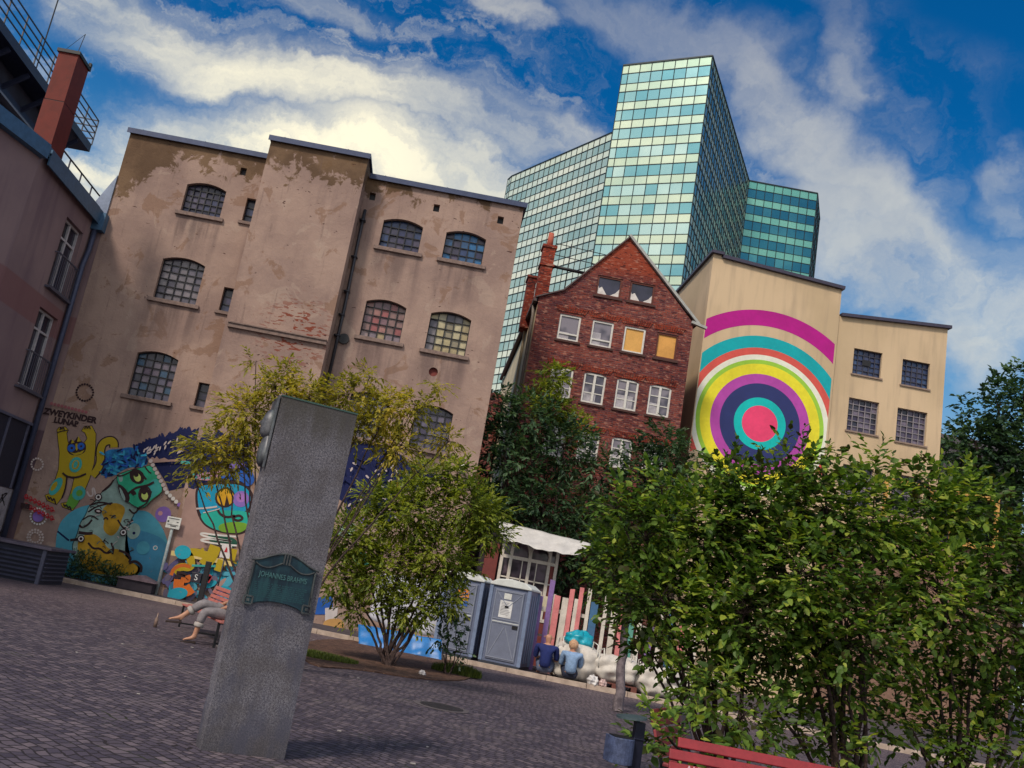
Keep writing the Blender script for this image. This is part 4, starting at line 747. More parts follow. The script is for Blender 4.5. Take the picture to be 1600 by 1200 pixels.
def tface(P, Q, ncol, z0, parts=False, first=.5, mg=TG, mp=TP, off=1.8, bandh=BH, mwid=.1, vis=None, nmax=100):
    P = Vector((*P, 0)); Q = Vector((*Q, 0)); d = (Q - P); Lh = d.length; d.normalize(); nn = Vector((d.y, -d.x, 0))
    xs = [0] + [Lh * (first + i) / (ncol - 1 + first) for i in range(ncol)]
    rows_ = int((TOP - off - z0) / FH) + 1; pan = MB(); pv = []; gl = MB(); gv = []; mu = MB(); up = Vector((0, 0, 1))
    def quad(b_, xa, xb, za, zb, o=0): b_.face([P + d * xa + up * za + nn * o, P + d * xb + up * za + nn * o, P + d * xb + up * zb + nn * o, P + d * xa + up * zb + nn * o])
    for i in range(len(xs) - 1): quad(pan, xs[i], xs[i + 1], TOP - off, TOP); pv.append(random.random() * .6)
    for r in range(rows_):
        zt = TOP - off - r * FH; zb = zt - bandh
        for i in range(len(xs) - 1):
            quad(pan, xs[i], xs[i + 1], zb - (FH - bandh), zb); pv.append(.5 + random.random() * .5)
            val = random.random() ** 2 * .5 + (.5 if r > 3 and random.random() < .35 else 0)
            if parts and front_parts[0] < nmax and r < 12:
                w_ = MB(); t = random.uniform(-.01, .01); w_.face([P + d * xs[i] + up * zb + nn * t, P + d * xs[i + 1] + up * zb, P + d * xs[i + 1] + up * zt - nn * t, P + d * xs[i] + up * zt]); o = w_.build('window', mg, tw, fixn=False); setp(o, [val]); front_parts[0] += 1
            else: quad(gl, xs[i], xs[i + 1], zb, zt); gv.append(val)
        for z, th in ((zt, mwid * 1.3), (zb, mwid * .8)): mu.bar(P + up * z + nn * .02, Q + up * z + nn * .02, .12, th)
    for x in xs: mu.bar(P + d * x + up * z0 + nn * .03, P + d * x + up * TOP + nn * .03, mwid, .12)
    mu.bar(P + up * TOP, Q + up * TOP, .3, .25)
    return pan, pv, gl, gv, mu, mg, mp
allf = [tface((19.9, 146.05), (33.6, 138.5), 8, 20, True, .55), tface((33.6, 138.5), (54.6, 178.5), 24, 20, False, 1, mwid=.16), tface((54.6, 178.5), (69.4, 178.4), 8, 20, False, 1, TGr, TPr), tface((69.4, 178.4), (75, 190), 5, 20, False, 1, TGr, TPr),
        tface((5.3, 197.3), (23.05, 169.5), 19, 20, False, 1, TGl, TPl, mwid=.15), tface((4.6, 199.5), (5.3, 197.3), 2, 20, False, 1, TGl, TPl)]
gg = MB(); ggv = []
for k, (pan, pv, gl, gv, mu, mg, mp) in enumerate(allf):
    o = pan.build('spandrel_panels', mp, tw, fixn=False); setp(o, pv); o['kind'] = 'stuff'; mo = mu.build('glazing_bars', MUL, tw)
rest = MB(); rv_ = []; mats = [TG, TGr, TGl]
for (pan, pv, gl, gv, mu, mg, mp) in allf:
    mi = mats.index(mg)
    for f in gl.f: rest.face([gl.v[i] for i in f], mi)
    rv_ += gv
o = rest.build('window', mats, tw, fixn=False); setp(o, rv_); o['kind'] = 'stuff'
cb_ = MB(); foot = [(19.9, 146.05), (33.6, 138.5), (54.6, 178.5), (69.4, 178.4), (75, 190), (60, 215), (20, 230), (4.6, 199.5), (5.3, 197.3), (23.05, 169.5)]
cb_.prism([(x, y) for x, y in foot], 0, TOP - .3, 0, lambda u, v, w: (u + (.0 if 0 else 0), v + .35, w)); cb_.build('core', M((.03, .05, .06), .6), tw)
# ================================================================ MONUMENT
def kerbY(x): return 27.34 - (x + 12.3) * .193
mn = empty('stone_monument', (-1.46, 8.18, 0), 'tall grey granite stele with a green bronze plaque standing on the cobbles', 'monument', rz=R(20))
MW, MD, MH = .715, .30, 3.06
def loc(mb, name, mat, parent, **k): return mb.build(name, mat, parent, local=True, **k)
m_ = MB(); nz = 26     # rough hewn side faces
def rj(i, j): return (math.sin(i * 12.9898 + j * 78.233) * 43758.5453) % 1 - .5
for i in range(nz):
    z0, z1 = -.05 + (MH + .05) * i / nz, -.05 + (MH + .05) * (i + 1) / nz
    m_.face([(0, 0, z0), (MW, 0, z0), (MW, 0, z1), (0, 0, z1)]); m_.face([(MW, MD, z0), (0, MD, z0), (0, MD, z1), (MW, MD, z1)])
    for x, s in ((0, -1), (MW, 1)):
        for k in range(4):
            y0, y1 = MD * k / 4, MD * (k + 1) / 4
            g_ = lambda y, z, kk, ii: (x + s * (.0 if kk in (0, 4) else .016 + .014 * rj(kk * 3 + s, ii)), y, z)
            m_.face([g_(y0, z0, k, i), g_(y1, z0, k + 1, i), g_(y1, z1, k + 1, i + 1), g_(y0, z1, k, i + 1)])
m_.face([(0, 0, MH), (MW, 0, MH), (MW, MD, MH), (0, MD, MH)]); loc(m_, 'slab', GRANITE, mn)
m_ = MB(); m_.box(-.006, -.006, MH, MW + .006, MD + .006, MH + .014); loc(m_, 'cap', M((.05, .10, .085), .6, .3), mn)
m_ = MB(); m_.box(.035, -.004, .02, .045, .0, MH - .02); 
def bronze(name, a, b, c):
    m, g = newmat(name); o = g.obj(); n = g.noise(o, 5, 8, .7); n2 = g.noise(g.v('MULTIPLY', o, (12, 4, 2)), 1, 5)
    cc = g.mix(g.ss(n, .38, .62), a, b); cc = g.mix(g.m('MULTIPLY', g.ss(n2, .5, .7), .6), cc, c); g.out(cc, .5, .35, g.bump(n, .4, .004), .5); return m
VERD = bronze('verdigris', (.006, .020, .034), (.013, .045, .064), (.025, .10, .11)); BRZ = bronze('dark_bronze', (.03, .035, .04), (.075, .08, .08), (.12, .14, .14)); REL = bronze('relief_bronze', (.06, .06, .07), (.15, .15, .16), (.2, .24, .24))
# plaque: measured 0.60 x 0.42 m, scroll-shaped
P0, P1, PZ0, PZ1 = .06, .66, 1.225, 1.60
pq = MB(); outl = [(P0 + .02, PZ0), (P0 + .07, PZ0 + .0), (P0 + .12, PZ0 + .025), (P0 + .22, PZ0 + .045), (P0 + .30, PZ0 + .05), (P0 + .38, PZ0 + .045), (P0 + .48, PZ0 + .025), (P0 + .53, PZ0), (P1 - .02, PZ0), (P1 - .02, PZ0 + .1), (P1 - .035, PZ1 - .03), (P1 - .02, PZ1), (P1 - .08, PZ1 + .02), (P0 + .45, PZ1 + .055), (P0 + .37, PZ1 + .085), (P0 + .30, PZ1 + .095), (P0 + .23, PZ1 + .085), (P0 + .15, PZ1 + .055), (P0 + .08, PZ1 + .02), (P0 + .02, PZ1), (P0 + .035, PZ1 - .03), (P0 + .02, PZ0 + .1)]
pq.prism(outl, -.022, -.001); po = loc(pq, 'plaque', VERD, mn, bevel=.004)
fr = MB()
def sw_(pts, r): fr.tube([(x, -.026, z) for x, z in smooth(pts, False, 3)], r, 8)
sw_([(P0 - .005, PZ1 - .005), (P0 + .08, PZ1 + .015), (P0 + .16, PZ1 + .06), (P0 + .30, PZ1 + .105), (P0 + .44, PZ1 + .06), (P0 + .52, PZ1 + .015), (P1 + .005, PZ1 - .005)], .0085)
sw_([(P0 + .035, PZ1 - .02), (P0 + .09, PZ1 - .05), (P0 + .17, PZ1 - .05), (P0 + .27, PZ1 + .01)], .0075); sw_([(P1 - .035, PZ1 - .02), (P1 - .09, PZ1 - .05), (P1 - .17, PZ1 - .05), (P1 - .27, PZ1 + .01)], .0075)
sw_([(P0 + .02, PZ1 - .02), (P0 + .022, 1.45), (P0 + .012, 1.36)], .010); sw_([(P1 - .02, PZ1 - .02), (P1 - .022, 1.45), (P1 - .012, 1.36)], .010)
for x in (P0 + .275, P0 + .30, P0 + .325): fr.bar((x, -.027, PZ1 + .0), (x, -.027, PZ1 + .09), .013, .014)
for s, x in ((1, P0), (-1, P1)):
    fr.bar((x, -.024, PZ0), (x + s * .075, -.024, PZ0), .012, .014); fr.bar((x, -.024, PZ0 + .065), (x + s * .075, -.024, PZ0 + .065), .012, .014); fr.bar((x, -.024, PZ0), (x, -.024, PZ0 + .065), .014, .012); fr.bar((x + s * .075, -.024, PZ0), (x + s * .075, -.024, PZ0 + .065), .014, .012)
    fr.box(min(x + s * .025, x + s * .05), -.03, PZ0 + .02, max(x + s * .025, x + s * .05), -.02, PZ0 + .045)
    fr.bar((x + s * .012, -.024, PZ0 + .07), (x + s * .012, -.024, 1.37), .009, .012); fr.bar((x + s * .028, -.024, PZ0 + .07), (x + s * .03, -.024, PZ1 - .03), .005, .008)
fo = loc(fr, 'frame', BRZ, po, smooth=False); fo['label'] = 'raised scrollwork edge'
TXT = M((.075, .18, .185), .45, .4)
text('JOHANNES BRAHMS', .066, 'lettering', TXT, po, Matrix.Translation((.36, -.025, 1.49)) @ FRONT, .003, .72)
m_ = MB()
for r_ in range(8):
    z = 1.415 - r_ * .0165; x = .12
    while x < .59:
        w = random.uniform(.012, .045)
        if x + w < .6: m_.box(x, -.0232, z, x + w, -.0215, z + .007)
        x += w + .012
loc(m_, 'small_lettering', M((.02, .075, .085), .5, .3), po)
# profile relief on the left-hand side face
m_ = MB(); m_.box(-.03, .03, 2.42, -.002, MD - .02, MH - .03); m_.box(-.035, .0, 2.40, -.018, .028, MH); rel = loc(m_, 'relief_panel', REL, mn)
def grid_blob(name, mat, parent, fn, nu=28, nv=18, smooth=True, local=True):
    mb = MB(); idx = [[None] * (nu) for _ in range(nv + 1)]
    for j in range(nv + 1):
        for i in range(nu):
            mb.v.append(tuple(fn(2 * math.pi * i / nu, math.pi * j / nv)))
    for j in range(nv):
        for i in range(nu): mb.f.append((j * nu + i, j * nu + (i + 1) % nu, (j + 1) * nu + (i + 1) % nu, (j + 1) * nu + i)); mb.mi.append(0)
    return mb.build(name, mat, parent, smooth, local=local)
def head_fn(u, v):
    x, y, z = math.sin(v) * math.cos(u), math.sin(v) * math.sin(u), math.cos(v); r = 1
    nose = math.exp(-((z - .0) / .12) ** 2 - (y / .16) ** 2) * (x < 0) * .28; beard = math.exp(-((z + .75) / .35) ** 2) * (x < .2) * .3; brow = math.exp(-((z - .22) / .09) ** 2 - (y / .5) ** 2) * (x < 0) * .09; eye = -math.exp(-((z - .1) / .07) ** 2 - ((abs(y) - .35) / .13) ** 2) * (x < 0) * .12
    r += nose + beard + brow + eye
    return Vector((-.035 + x * r * .07, .14 + y * r * .09, 2.80 + z * .14))
grid_blob('relief_head', REL, rel, head_fn)
grid_blob('relief_shoulders', REL, rel, lambda u, v: Vector((-.03 + math.sin(v) * math.cos(u) * (.05 - .02 * math.cos(v)), .14 + math.sin(v) * math.sin(u) * (.12 - .04 * math.cos(v)), 2.58 + math.cos(v) * .17)))
# ================================================================ PEOPLE
def skinned(name, nodes, edges, mat, parent, root=0, sub=2, k=1.0):
    me = bpy.data.meshes.new(name); me.from_pydata([n[:3] for n in nodes], edges, []); me.materials.append(mat); o = bpy.data.objects.new(name, me); COL.objects.link(o); o.parent = parent
    sk = o.modifiers.new('skin', 'SKIN'); sk.use_smooth_shade = True; sk.branch_smoothing = .3
    for i, n in enumerate(nodes): d = me.skin_vertices[0].data[i]; r = n[3]; d.radius = (r * k, (n[4] if len(n) > 4 else r) * k); d.use_root = (i == root)
    sb = o.modifiers.new('sub', 'SUBSURF'); sb.levels = sb.render_levels = sub; return o
SKIN = mat_noisecol('skin', (.40, .20, .13), (.50, .27, .18), 9, .55, .1, .002, False)
def figure(root, P, skin, shirt, trou, hair, hair_kind, shirt_name='shirt', rolled=False, long_sleeve=False):
    """P: joints pelvis, waist, chest, neck, head ; sh, el, wr, hip, kn, an, toe for L and R"""
    nodes, edges = [], []
    def add(p, r, par=None, r2=None):
        nodes.append((*p, r) if r2 is None else (*p, r, r2)); i = len(nodes) - 1
        if par is not None: edges.append((par, i))
        return i
    L_ = lambda a, b, t: tuple(Vector(a).lerp(Vector(b), t))
    pe = add(P['pelvis'], .10); wa = add(P['waist'], .09, pe); chx = add(P['chest'], .115, wa); ub = add(L_(P['chest'], P['neck'], .55), .09, chx); ne = add(P['neck'], .052, ub); hb = add(L_(P['neck'], P['head'], .6), .085, ne); he = add(P['head'], .122, hb); ht = add(P['top'], .090, he)
    hd = (Vector(P['face'])).normalized(); hc = Vector(P['head']); no = add(tuple(hc + hd * .095 + Vector((0, 0, -.015))), .018, he)
    for s in ('L', 'R'):
        sg = 1 if s == 'L' else -1
        sh = add(P['sh' + s], .058, ub); el = add(P['el' + s], .042, sh); wr_ = add(P['wr' + s], .028, el)
        wv, ev = Vector(P['wr' + s]), Vector(P['el' + s]); d = (wv - ev).normalized(); sd_ = d.cross(Vector((0, 0, 1))).normalized(); dn = Vector((0, 0, -1))
        pm = add(tuple(wv + d * .055), .034, wr_, .02)
        for k, (o_, ln) in enumerate(((-.03, .068), (-.011, .078), (.010, .072), (.028, .056))):
            b0 = wv + d * .09 + sd_ * o_; a = add(tuple(b0), .0105, pm); c_ = add(tuple(b0 + d * ln * .5 + dn * .006), .0092, a); add(tuple(b0 + d * ln * .85 + dn * .03), .008, c_)
        t0 = add(tuple(wv + d * .045 - sd_ * sg * .045), .012, pm); add(tuple(wv + d * .085 - sd_ * sg * .058 + dn * .01), .0095, t0)
        hp = add(P['hip' + s], .07, pe); kn = add(P['kn' + s], .058, hp); cf = add(L_(P['kn' + s], P['an' + s], .35), .054, kn); an_ = add(P['an' + s], .034, cf)
        A_, T_ = Vector(P['an' + s]), Vector(P['toe' + s]); add(tuple(A_ + (A_ - T_).normalized() * .035 + Vector((0, 0, -.045))), .030, an_)
        mt = add(tuple(A_.lerp(T_, .55) + Vector((0, 0, .0))), .036, an_, .026); fd = (T_ - A_).normalized(); fs = fd.cross(Vector((0, 0, 1))).normalized()
        for k in range(5): b0 = T_ + fs * (k - 2) * .018 * sg - fd * abs(k - 1) * .008; add(tuple(b0), .010 if k else .0125, mt)
    skinned('body', nodes, edges, skin, root, k=1.14)
    # shirt
    n2, e2 = [], []
    def add2(p, r, par=None): n2.append((*p, r)); i = len(n2) - 1; (e2.append((par, i)) if par is not None else None); return i
    a = add2(P['pelvis'], .165); b = add2(P['waist'], .155, a); c = add2(P['chest'], .182, b); u = add2(L_(P['chest'], P['neck'], .5), .155, c); add2(L_(P['chest'], P['neck'], .86), .07, u)
    for s in ('L', 'R'):
        x = add2(P['sh' + s], .098, u); y = add2(P['el' + s], .06 if long_sleeve else .062, x)
        if long_sleeve: add2(L_(P['el' + s], P['wr' + s], .85), .042, y)
    so_ = skinned(shirt_name, n2, e2, shirt, root)
    tx = bpy.data.textures.get('folds') or bpy.data.textures.new('folds', 'CLOUDS'); tx.noise_scale = .09
    dp_ = so_.modifiers.new('folds', 'DISPLACE'); dp_.texture = tx; dp_.strength = .022; dp_.mid_level = .5
    n2, e2 = [], []
    a = add2(tuple(Vector(P['pelvis']) + Vector((0, 0, .05))), .15); b = add2(P['pelvis'], .152, a)
    for s in ('L', 'R'):
        h_ = add2(P['hip' + s], .12, b); k = add2(P['kn' + s], .09, h_); e = add2(L_(P['kn' + s], P['an' + s], .5 if rolled else .92), .078 if rolled else .055, k)
    to_ = skinned('trousers', n2, e2, trou, root); dp_ = to_.modifiers.new('folds', 'DISPLACE'); dp_.texture = tx; dp_.strength = .02
    if rolled:
        cf = MB()
        for s in ('L', 'R'):
            p, q = Vector(L_(P['kn' + s], P['an' + s], .44)), Vector(L_(P['kn' + s], P['an' + s], .60)); cf.tube([p, p.lerp(q, .15), p.lerp(q, .85), q], [.076, .088, .086, .078], 14)
            o = loc(cf, 'trouser_cuff', M((.36, .33, .31), .9, 0, .2, 12), root, smooth=True); cf = MB()
    # hair, eyes, ears
    hx, hz = hd, Vector((0, 0, 1)); hy = hz.cross(hx).normalized()
    def hair_fn(u, v):
        d = Vector((math.sin(v) * math.cos(u), math.sin(v) * math.sin(u), math.cos(v))); f = d.dot(hd); r = .122 if hair_kind == 'bob' else .116
        zz = -.78 - .0 * f if hair_kind == 'bob' else -.15
        lim = max(d.z, zz if f < .15 else .45)
        wav = .004 * math.sin(u * 9 + v * 7)
        return hc + Vector((0, 0, .012)) - hd * .006 + Vector((d.x * (r + wav), d.y * (r + wav), lim * (r * 1.14)))
    if hair_kind: 
        ho = grid_blob('hair', hair, root, hair_fn); dp_ = ho.modifiers.new('folds', 'DISPLACE'); t2 = bpy.data.textures.get('strands') or bpy.data.textures.new('strands', 'CLOUDS'); t2.noise_scale = .02; dp_.texture = t2; dp_.strength = .012
    for sg in (-1, 1):
        e = MB(); c = hc + hd * .094 + hy * sg * .034 + Vector((0, 0, .012)); e.tube([c - hd * .01, c, c + hd * .006], [.009, .011, .004], 10); loc(e, 'eye', M((.5, .48, .45), .3), root, smooth=True)
        e = MB(); c = hc + hy * sg * .098; e.tube([c + Vector((0, 0, -.03)), c + hy * sg * .012 , c + Vector((0, 0, .03))], [.008, .016, .01], 8); loc(e, 'ear', skin, root, smooth=True)
    e = MB(); c = hc + hd * .092 + Vector((0, 0, -.048)); e.tube([c - hy * .024, c + hd * .006, c + hy * .024], [.003, .006, .003], 8); loc(e, 'mouth', M((.34, .11, .09), .5), root, smooth=True)
def seated(dx=0, lean=0, k=1.0):
    P = dict(pelvis=(0, 0, .12), waist=(0, .03, .27), chest=(0, .01, .46), neck=(0, -.04, .635), head=(.0, -.07, .765), top=(0, -.06, .845), face=(0, -1, -.1))
    for s, g_ in (('L', 1), ('R', -1)):
        P.update({'sh' + s: (g_ * .20, -.01, .56), 'el' + s: (g_ * .235, -.10, .31), 'wr' + s: (g_ * .12, -.30, .33), 'hip' + s: (g_ * .1, -.03, .10), 'kn' + s: (g_ * .17, -.42, .38), 'an' + s: (g_ * .14, -.62, .03), 'toe' + s: (g_ * .16, -.80, -.02)})
    return {a: tuple(v * k for v in b) if a != 'face' else b for a, b in P.items()}
KR = R(180 - 11)
mX = 3.74; man = empty('person', (mX, kerbY(mX) + .12, .13), 'bald person in a navy blue polo shirt sitting on the kerb with back turned', 'person', 'people sitting on the kerb', KR)
figure(man, seated(k=1.2), SKIN, M((.012, .022, .12), .85, 0, .3, 9), M((.09, .11, .18), .85, 0, .3, 12), M((.5, .36, .25), .8), None)
wX = 4.38; wom = empty('person', (wX, kerbY(wX) + .10, .13), 'blond person in a light blue shirt sitting on the kerb beside the navy polo', 'person', 'people sitting on the kerb', KR + R(6))
figure(wom, seated(k=1.1), SKIN, M((.21, .32, .50), .85, 0, .3, 9), M((.02, .025, .05), .85, 0, .3, 12), M((.50, .30, .18), .7, 0, .4, 30), 'bob', long_sleeve=True)
# ================================================================ BENCHES
REDP = M((.25, .022, .03), .5, 0, .2, 6); REDL = M((.42, .14, .12), .55, 0, .25, 5)
def bench(loc_, rz, label, slatmat, L=1.8, txt=None):
    b = empty('park_bench', loc_, label, 'bench', 'red slatted benches', rz)
    s = MB()
    for i in range(4): y = .0 + i * .115; s.box(0, y, .43 + .008 * i, L, y + .095, .462 + .008 * i)
    loc(s, 'seat', slatmat, b, bevel=.006)
    s = MB()
    for i in range(5):
        z = .52 + i * .085; y = .46 + i * .030; T = Matrix.Translation((0, y, z)) @ Matrix.Rotation(R(-17), 4, 'X'); s.box(0 if i < 4 else .06, 0, 0, L if i < 4 else L - .06, .026, .070, 0, T)
    bo = loc(s, 'backrest', slatmat, b, bevel=.006)
    if txt: text(txt, .075, 'graffiti_lettering', M((.55, .38, .42), .7), bo, Matrix.Translation((.20, .46 + 2 * .030 - .003, .52 + 2 * .085 + .036)) @ Matrix.Rotation(R(90 - 17), 4, 'X'), .0015)
    for x in ((.12, L - .16) if L < 2.5 else (.12, L / 2, L - .16)):
        l_ = MB(); l_.bar((x, .02, 0), (x, .02, .44), .045, .035); l_.bar((x, .42, 0), (x, .42, .46), .045, .035); l_.bar((x, .0, .415), (x, .48, .44), .04, .03); l_.bar((x, .46, .42), (x, .64, .92), .04, .03); l_.bar((x, .02, .08), (x, .42, .08), .03, .03)
        loc(l_, 'leg', BLACKM, b)
    return b
b1 = bench((-4.55, 19.6, 0), R(-65), 'red slatted bench with a person sitting on it, partly behind the granite stele', REDL, 3.4)
b2 = bench((2.02, 6.38, 0), R(-3), 'dark red slatted bench with white graffiti letters at the lower right edge', REDP, 2.0, 'ALTE')
b3 = bench((2.98, 8.75, 0), R(62), 'faded red bench half hidden under the leaves of the front shrub', M((.30, .05, .06), .5, 0, .2, 6), 1.6)
bm_ = b1.matrix_basis if False else Matrix.Translation((-4.55, 19.6, 0)) @ Matrix.Rotation(R(-65), 4, 'Z')
sp = bm_ @ Vector((2.85, .22, .47)); sit = empty('person', sp, 'person in rolled grey trousers and flip flops with crossed legs sitting on the red bench', 'person', None, R(-65))
P = dict(pelvis=(0, .06, .12), waist=(0, .12, .28), chest=(0, .15, .48), neck=(0, .13, .68), head=(0, .09, .83), top=(0, .10, .90), face=(-.2, -1, 0), shL=(.19, .15, .59), shR=(-.19, .15, .59), elL=(.27, .12, .33), elR=(-.27, .12, .33), wrL=(.12, -.10, .20), wrR=(-.12, -.12, .22),
  hipL=(.10, .03, .09), knL=(.13, -.44, .09), anL=(.15, -.52, -.37), toeL=(.13, -.70, -.435), hipR=(-.1, .03, .11), knR=(.0, -.46, .22), anR=(-.10, -.78, -.09), toeR=(-.14, -.97, -.15))
figure(sit, P, SKIN, M((.16, .17, .2), .85, 0, .3, 9), M((.21, .19, .20), .9, 0, .25, 14), M((.12, .07, .04), .8), 'short', rolled=True)
for s in ('L', 'R'):
    a, t = Vector(P['an' + s]), Vector(P['toe' + s]); d = (t - a).normalized(); h = a + (a - t).normalized() * .05 + Vector((0, 0, -.092)); f_ = t + d * .035 + Vector((0, 0, -.034)); fl = MB(); fl.bar(h, f_, .105, .034); loc(fl, 'flip_flop', M((.03, .018, .016), .8), sit, bevel=.008)
# ================================================================ SMALL STREET THINGS
def weld(px, py, Y): return at(px, py, Y)
bx = at(985, 1200, 7.5).x
bn = empty('ashtray_bin', (1.955, 7.5, 0), 'blue grey litter box hanging on a dark post at the bottom edge', 'litter bin', None, R(8))
m_ = MB(); m_.box(-.04, -.03, 0, .04, .03, .93); m_.box(-.05, -.04, .80, .05, .04, .81); loc(m_, 'post', M((.012, .014, .03), .45, .2), bn, bevel=.006)
m_ = MB(); T = Matrix.Translation((-.07, -.0, .955)) @ Matrix.Rotation(R(-6), 4, 'Y'); m_.prism([(.12 * math.cos(t * R(15)), .12 * math.sin(t * R(15))) for t in range(24)], -.008, .008, 0, lambda u, v, w: tuple(T @ Vector((u, v, w)))); m_.bar((.0, 0, .92), (-.04, 0, .955), .02); loc(m_, 'lid', M((.07, .10, .11), .5, .3), bn)
m_ = MB(); N_ = 14; prof = [(-.27, .09), (-.05, .09), (-.05, -.12)] + [(-.05 - .11 + .11 * math.cos(R(-90 - i * 13)), -.12 + .045 * math.sin(R(-90 - i * 13)) - .0) for i in range(1, 7)] + [(-.27, -.10)]
m_.prism([(-.045, .06)] + [(-.14 - .1 * math.cos(t * R(18)), -.03 - .1 * math.sin(t * R(18))) for t in range(10, -1, -1)] + [(-.24, .06)], .61, .80, 0, lambda u, v, w: (u, v, w)); bo = loc(m_, 'box', M((.07, .09, .17), .5, .2, .5, 14, .5), bn, bevel=.012)
m_ = MB(); m_.box(-.22, -.09, .802, -.07, .04, .808); loc(m_, 'opening', BLACKM, bo)
# white sign on white post
s0 = at(243, 930, 27.6); st_ = at(270, 815, 27.6)
sg = empty('post_sign', (s0.x, 27.6, .1), 'small white sign on a leaning white post in front of the painted wall', 'sign')
m_ = MB(); m_.tube([(s0.x, 27.6, .1), (s0.x, 27.6, 2.05)], .045, 10); loc_o = m_.build('post', M((.34, .38, .38), .6, 0, .3, 8), sg, True)
m_ = MB(); m_.box(s0.x - .20, 27.53, 2.02, s0.x + .22, 27.555, 2.36); so2 = m_.build('panel', M((.62, .62, .58), .5), sg, bevel=.01)
m_ = MB(); 
for z in (2.30, 2.12): m_.box(s0.x - .15, 27.526, z, s0.x + .17, 27.529, z + .018)
m_.box(s0.x - .17, 27.526, 2.19, s0.x - .12, 27.529, 2.24); m_.box(s0.x + .10, 27.526, 2.21, s0.x + .16, 27.529, 2.235); m_.box(s0.x - .06, 27.526, 2.08, s0.x + .12, 27.529, 2.105); m_.build('lettering', BLACKM, so2)
q = at(312, 940, 25.2); dp2 = empty('ticket_post', (q.x, 25.2, 0), 'black square post carrying a black box with white mark behind the red bench', 'post')
m_ = MB(); m_.box(q.x - .07, 25.13, 0, q.x + .07, 25.27, 1.32); m_.build('post', BLACKM, dp2, bevel=.01)
m_ = MB(); m_.box(q.x - .36, 25.1, .72, q.x - .09, 25.25, .98); bo = m_.build('box', M((.02, .018, .03), .5), dp2, bevel=.01)
tt = text('S', .22, 'lettering', M((.6, .6, .6), .5), bo, Matrix.Translation((-.22, -.105, .85)) @ FRONT, .002)
q = at(353, 861, 24.6); ws = empty('notice_pole', (q.x, 24.6, 0), 'white notice with a red mark on a thin pole above the red bench', 'sign')
m_ = MB(); m_.tube([(q.x, 24.64, 0), (q.x, 24.64, q.z + .1)], .02, 8); m_.build('pole', STEEL, ws, True); m_ = MB(); m_.box(q.x - .13, 24.58, q.z - .18, q.x + .13, 24.6, q.z + .18); pn = m_.build('panel', M((.62, .58, .56), .5), ws)
m_ = MB(); m_.prism([(q.x - .04, q.z - .03), (q.x + .05, q.z - .03), (q.x + .03, q.z + .06), (q.x - .0, q.z + .11), (q.x - .02, q.z + .04)], 24.574, 24.578); m_.build('mark', RED, pn)
# stone planter and vent box
q0, q1 = at(182, 925, 27.4), at(232, 930, 27.4)
pb = empty('stone_trough', ((q0.x + q1.x) / 2, 27.5, .1), 'low dark stone trough among the weeds by the painted wall', 'trough')
m_ = MB(); m_.box(q0.x, 27.2, .1, q1.x + .1, 27.9, .40); m_.build('trough_body', M((.045, .035, .045), .85), pb, bevel=.02); m_ = MB(); m_.prism([(q0.x - .06, .40), (q1.x + .16, .40), ((q0.x + q1.x) / 2 + .1, .56)], 27.14, 27.96); m_.build('lid', M((.17, .12, .14), .85, 0, .3, 5), pb)
q = gp(62, 914); vb = empty('vent_box', (q.x - 1.6, q.y + .6, 0), 'dark louvred metal ventilation box with flat lid at the left edge', 'vent box')
m_ = MB(); m_.box(q.x - 3.4, q.y + .05, 0, q.x - .05, q.y + 1.6, .86); m_.build('casing', M((.025, .028, .05), .55, .2), vb)
m_ = MB()
for i in range(7): z = .1 + i * .105; T = Matrix.Translation((q.x - 3.3, q.y + .045, z)) @ Matrix.Rotation(R(28), 4, 'X'); m_.box(0, -.07, 0, 3.15, .0, .02, 0, T)
for i in range(7): z = .1 + i * .105; m_.box(q.x - .05, q.y + .1, z, q.x - .0, q.y + 1.5, z + .03)
for x in (q.x - 3.4, q.x - 1.75, q.x - .14): m_.box(x, q.y - .02, 0, x + .09, q.y + .048, .86)
m_.build('louvres', M((.07, .075, .12), .45, .3), vb); m_ = MB(); m_.box(q.x - 3.5, q.y - .09, .86, q.x + .08, q.y + 1.7, .93); m_.build('lid', M((.10, .085, .12), .5, .2, .3, 5), vb, bevel=.01)
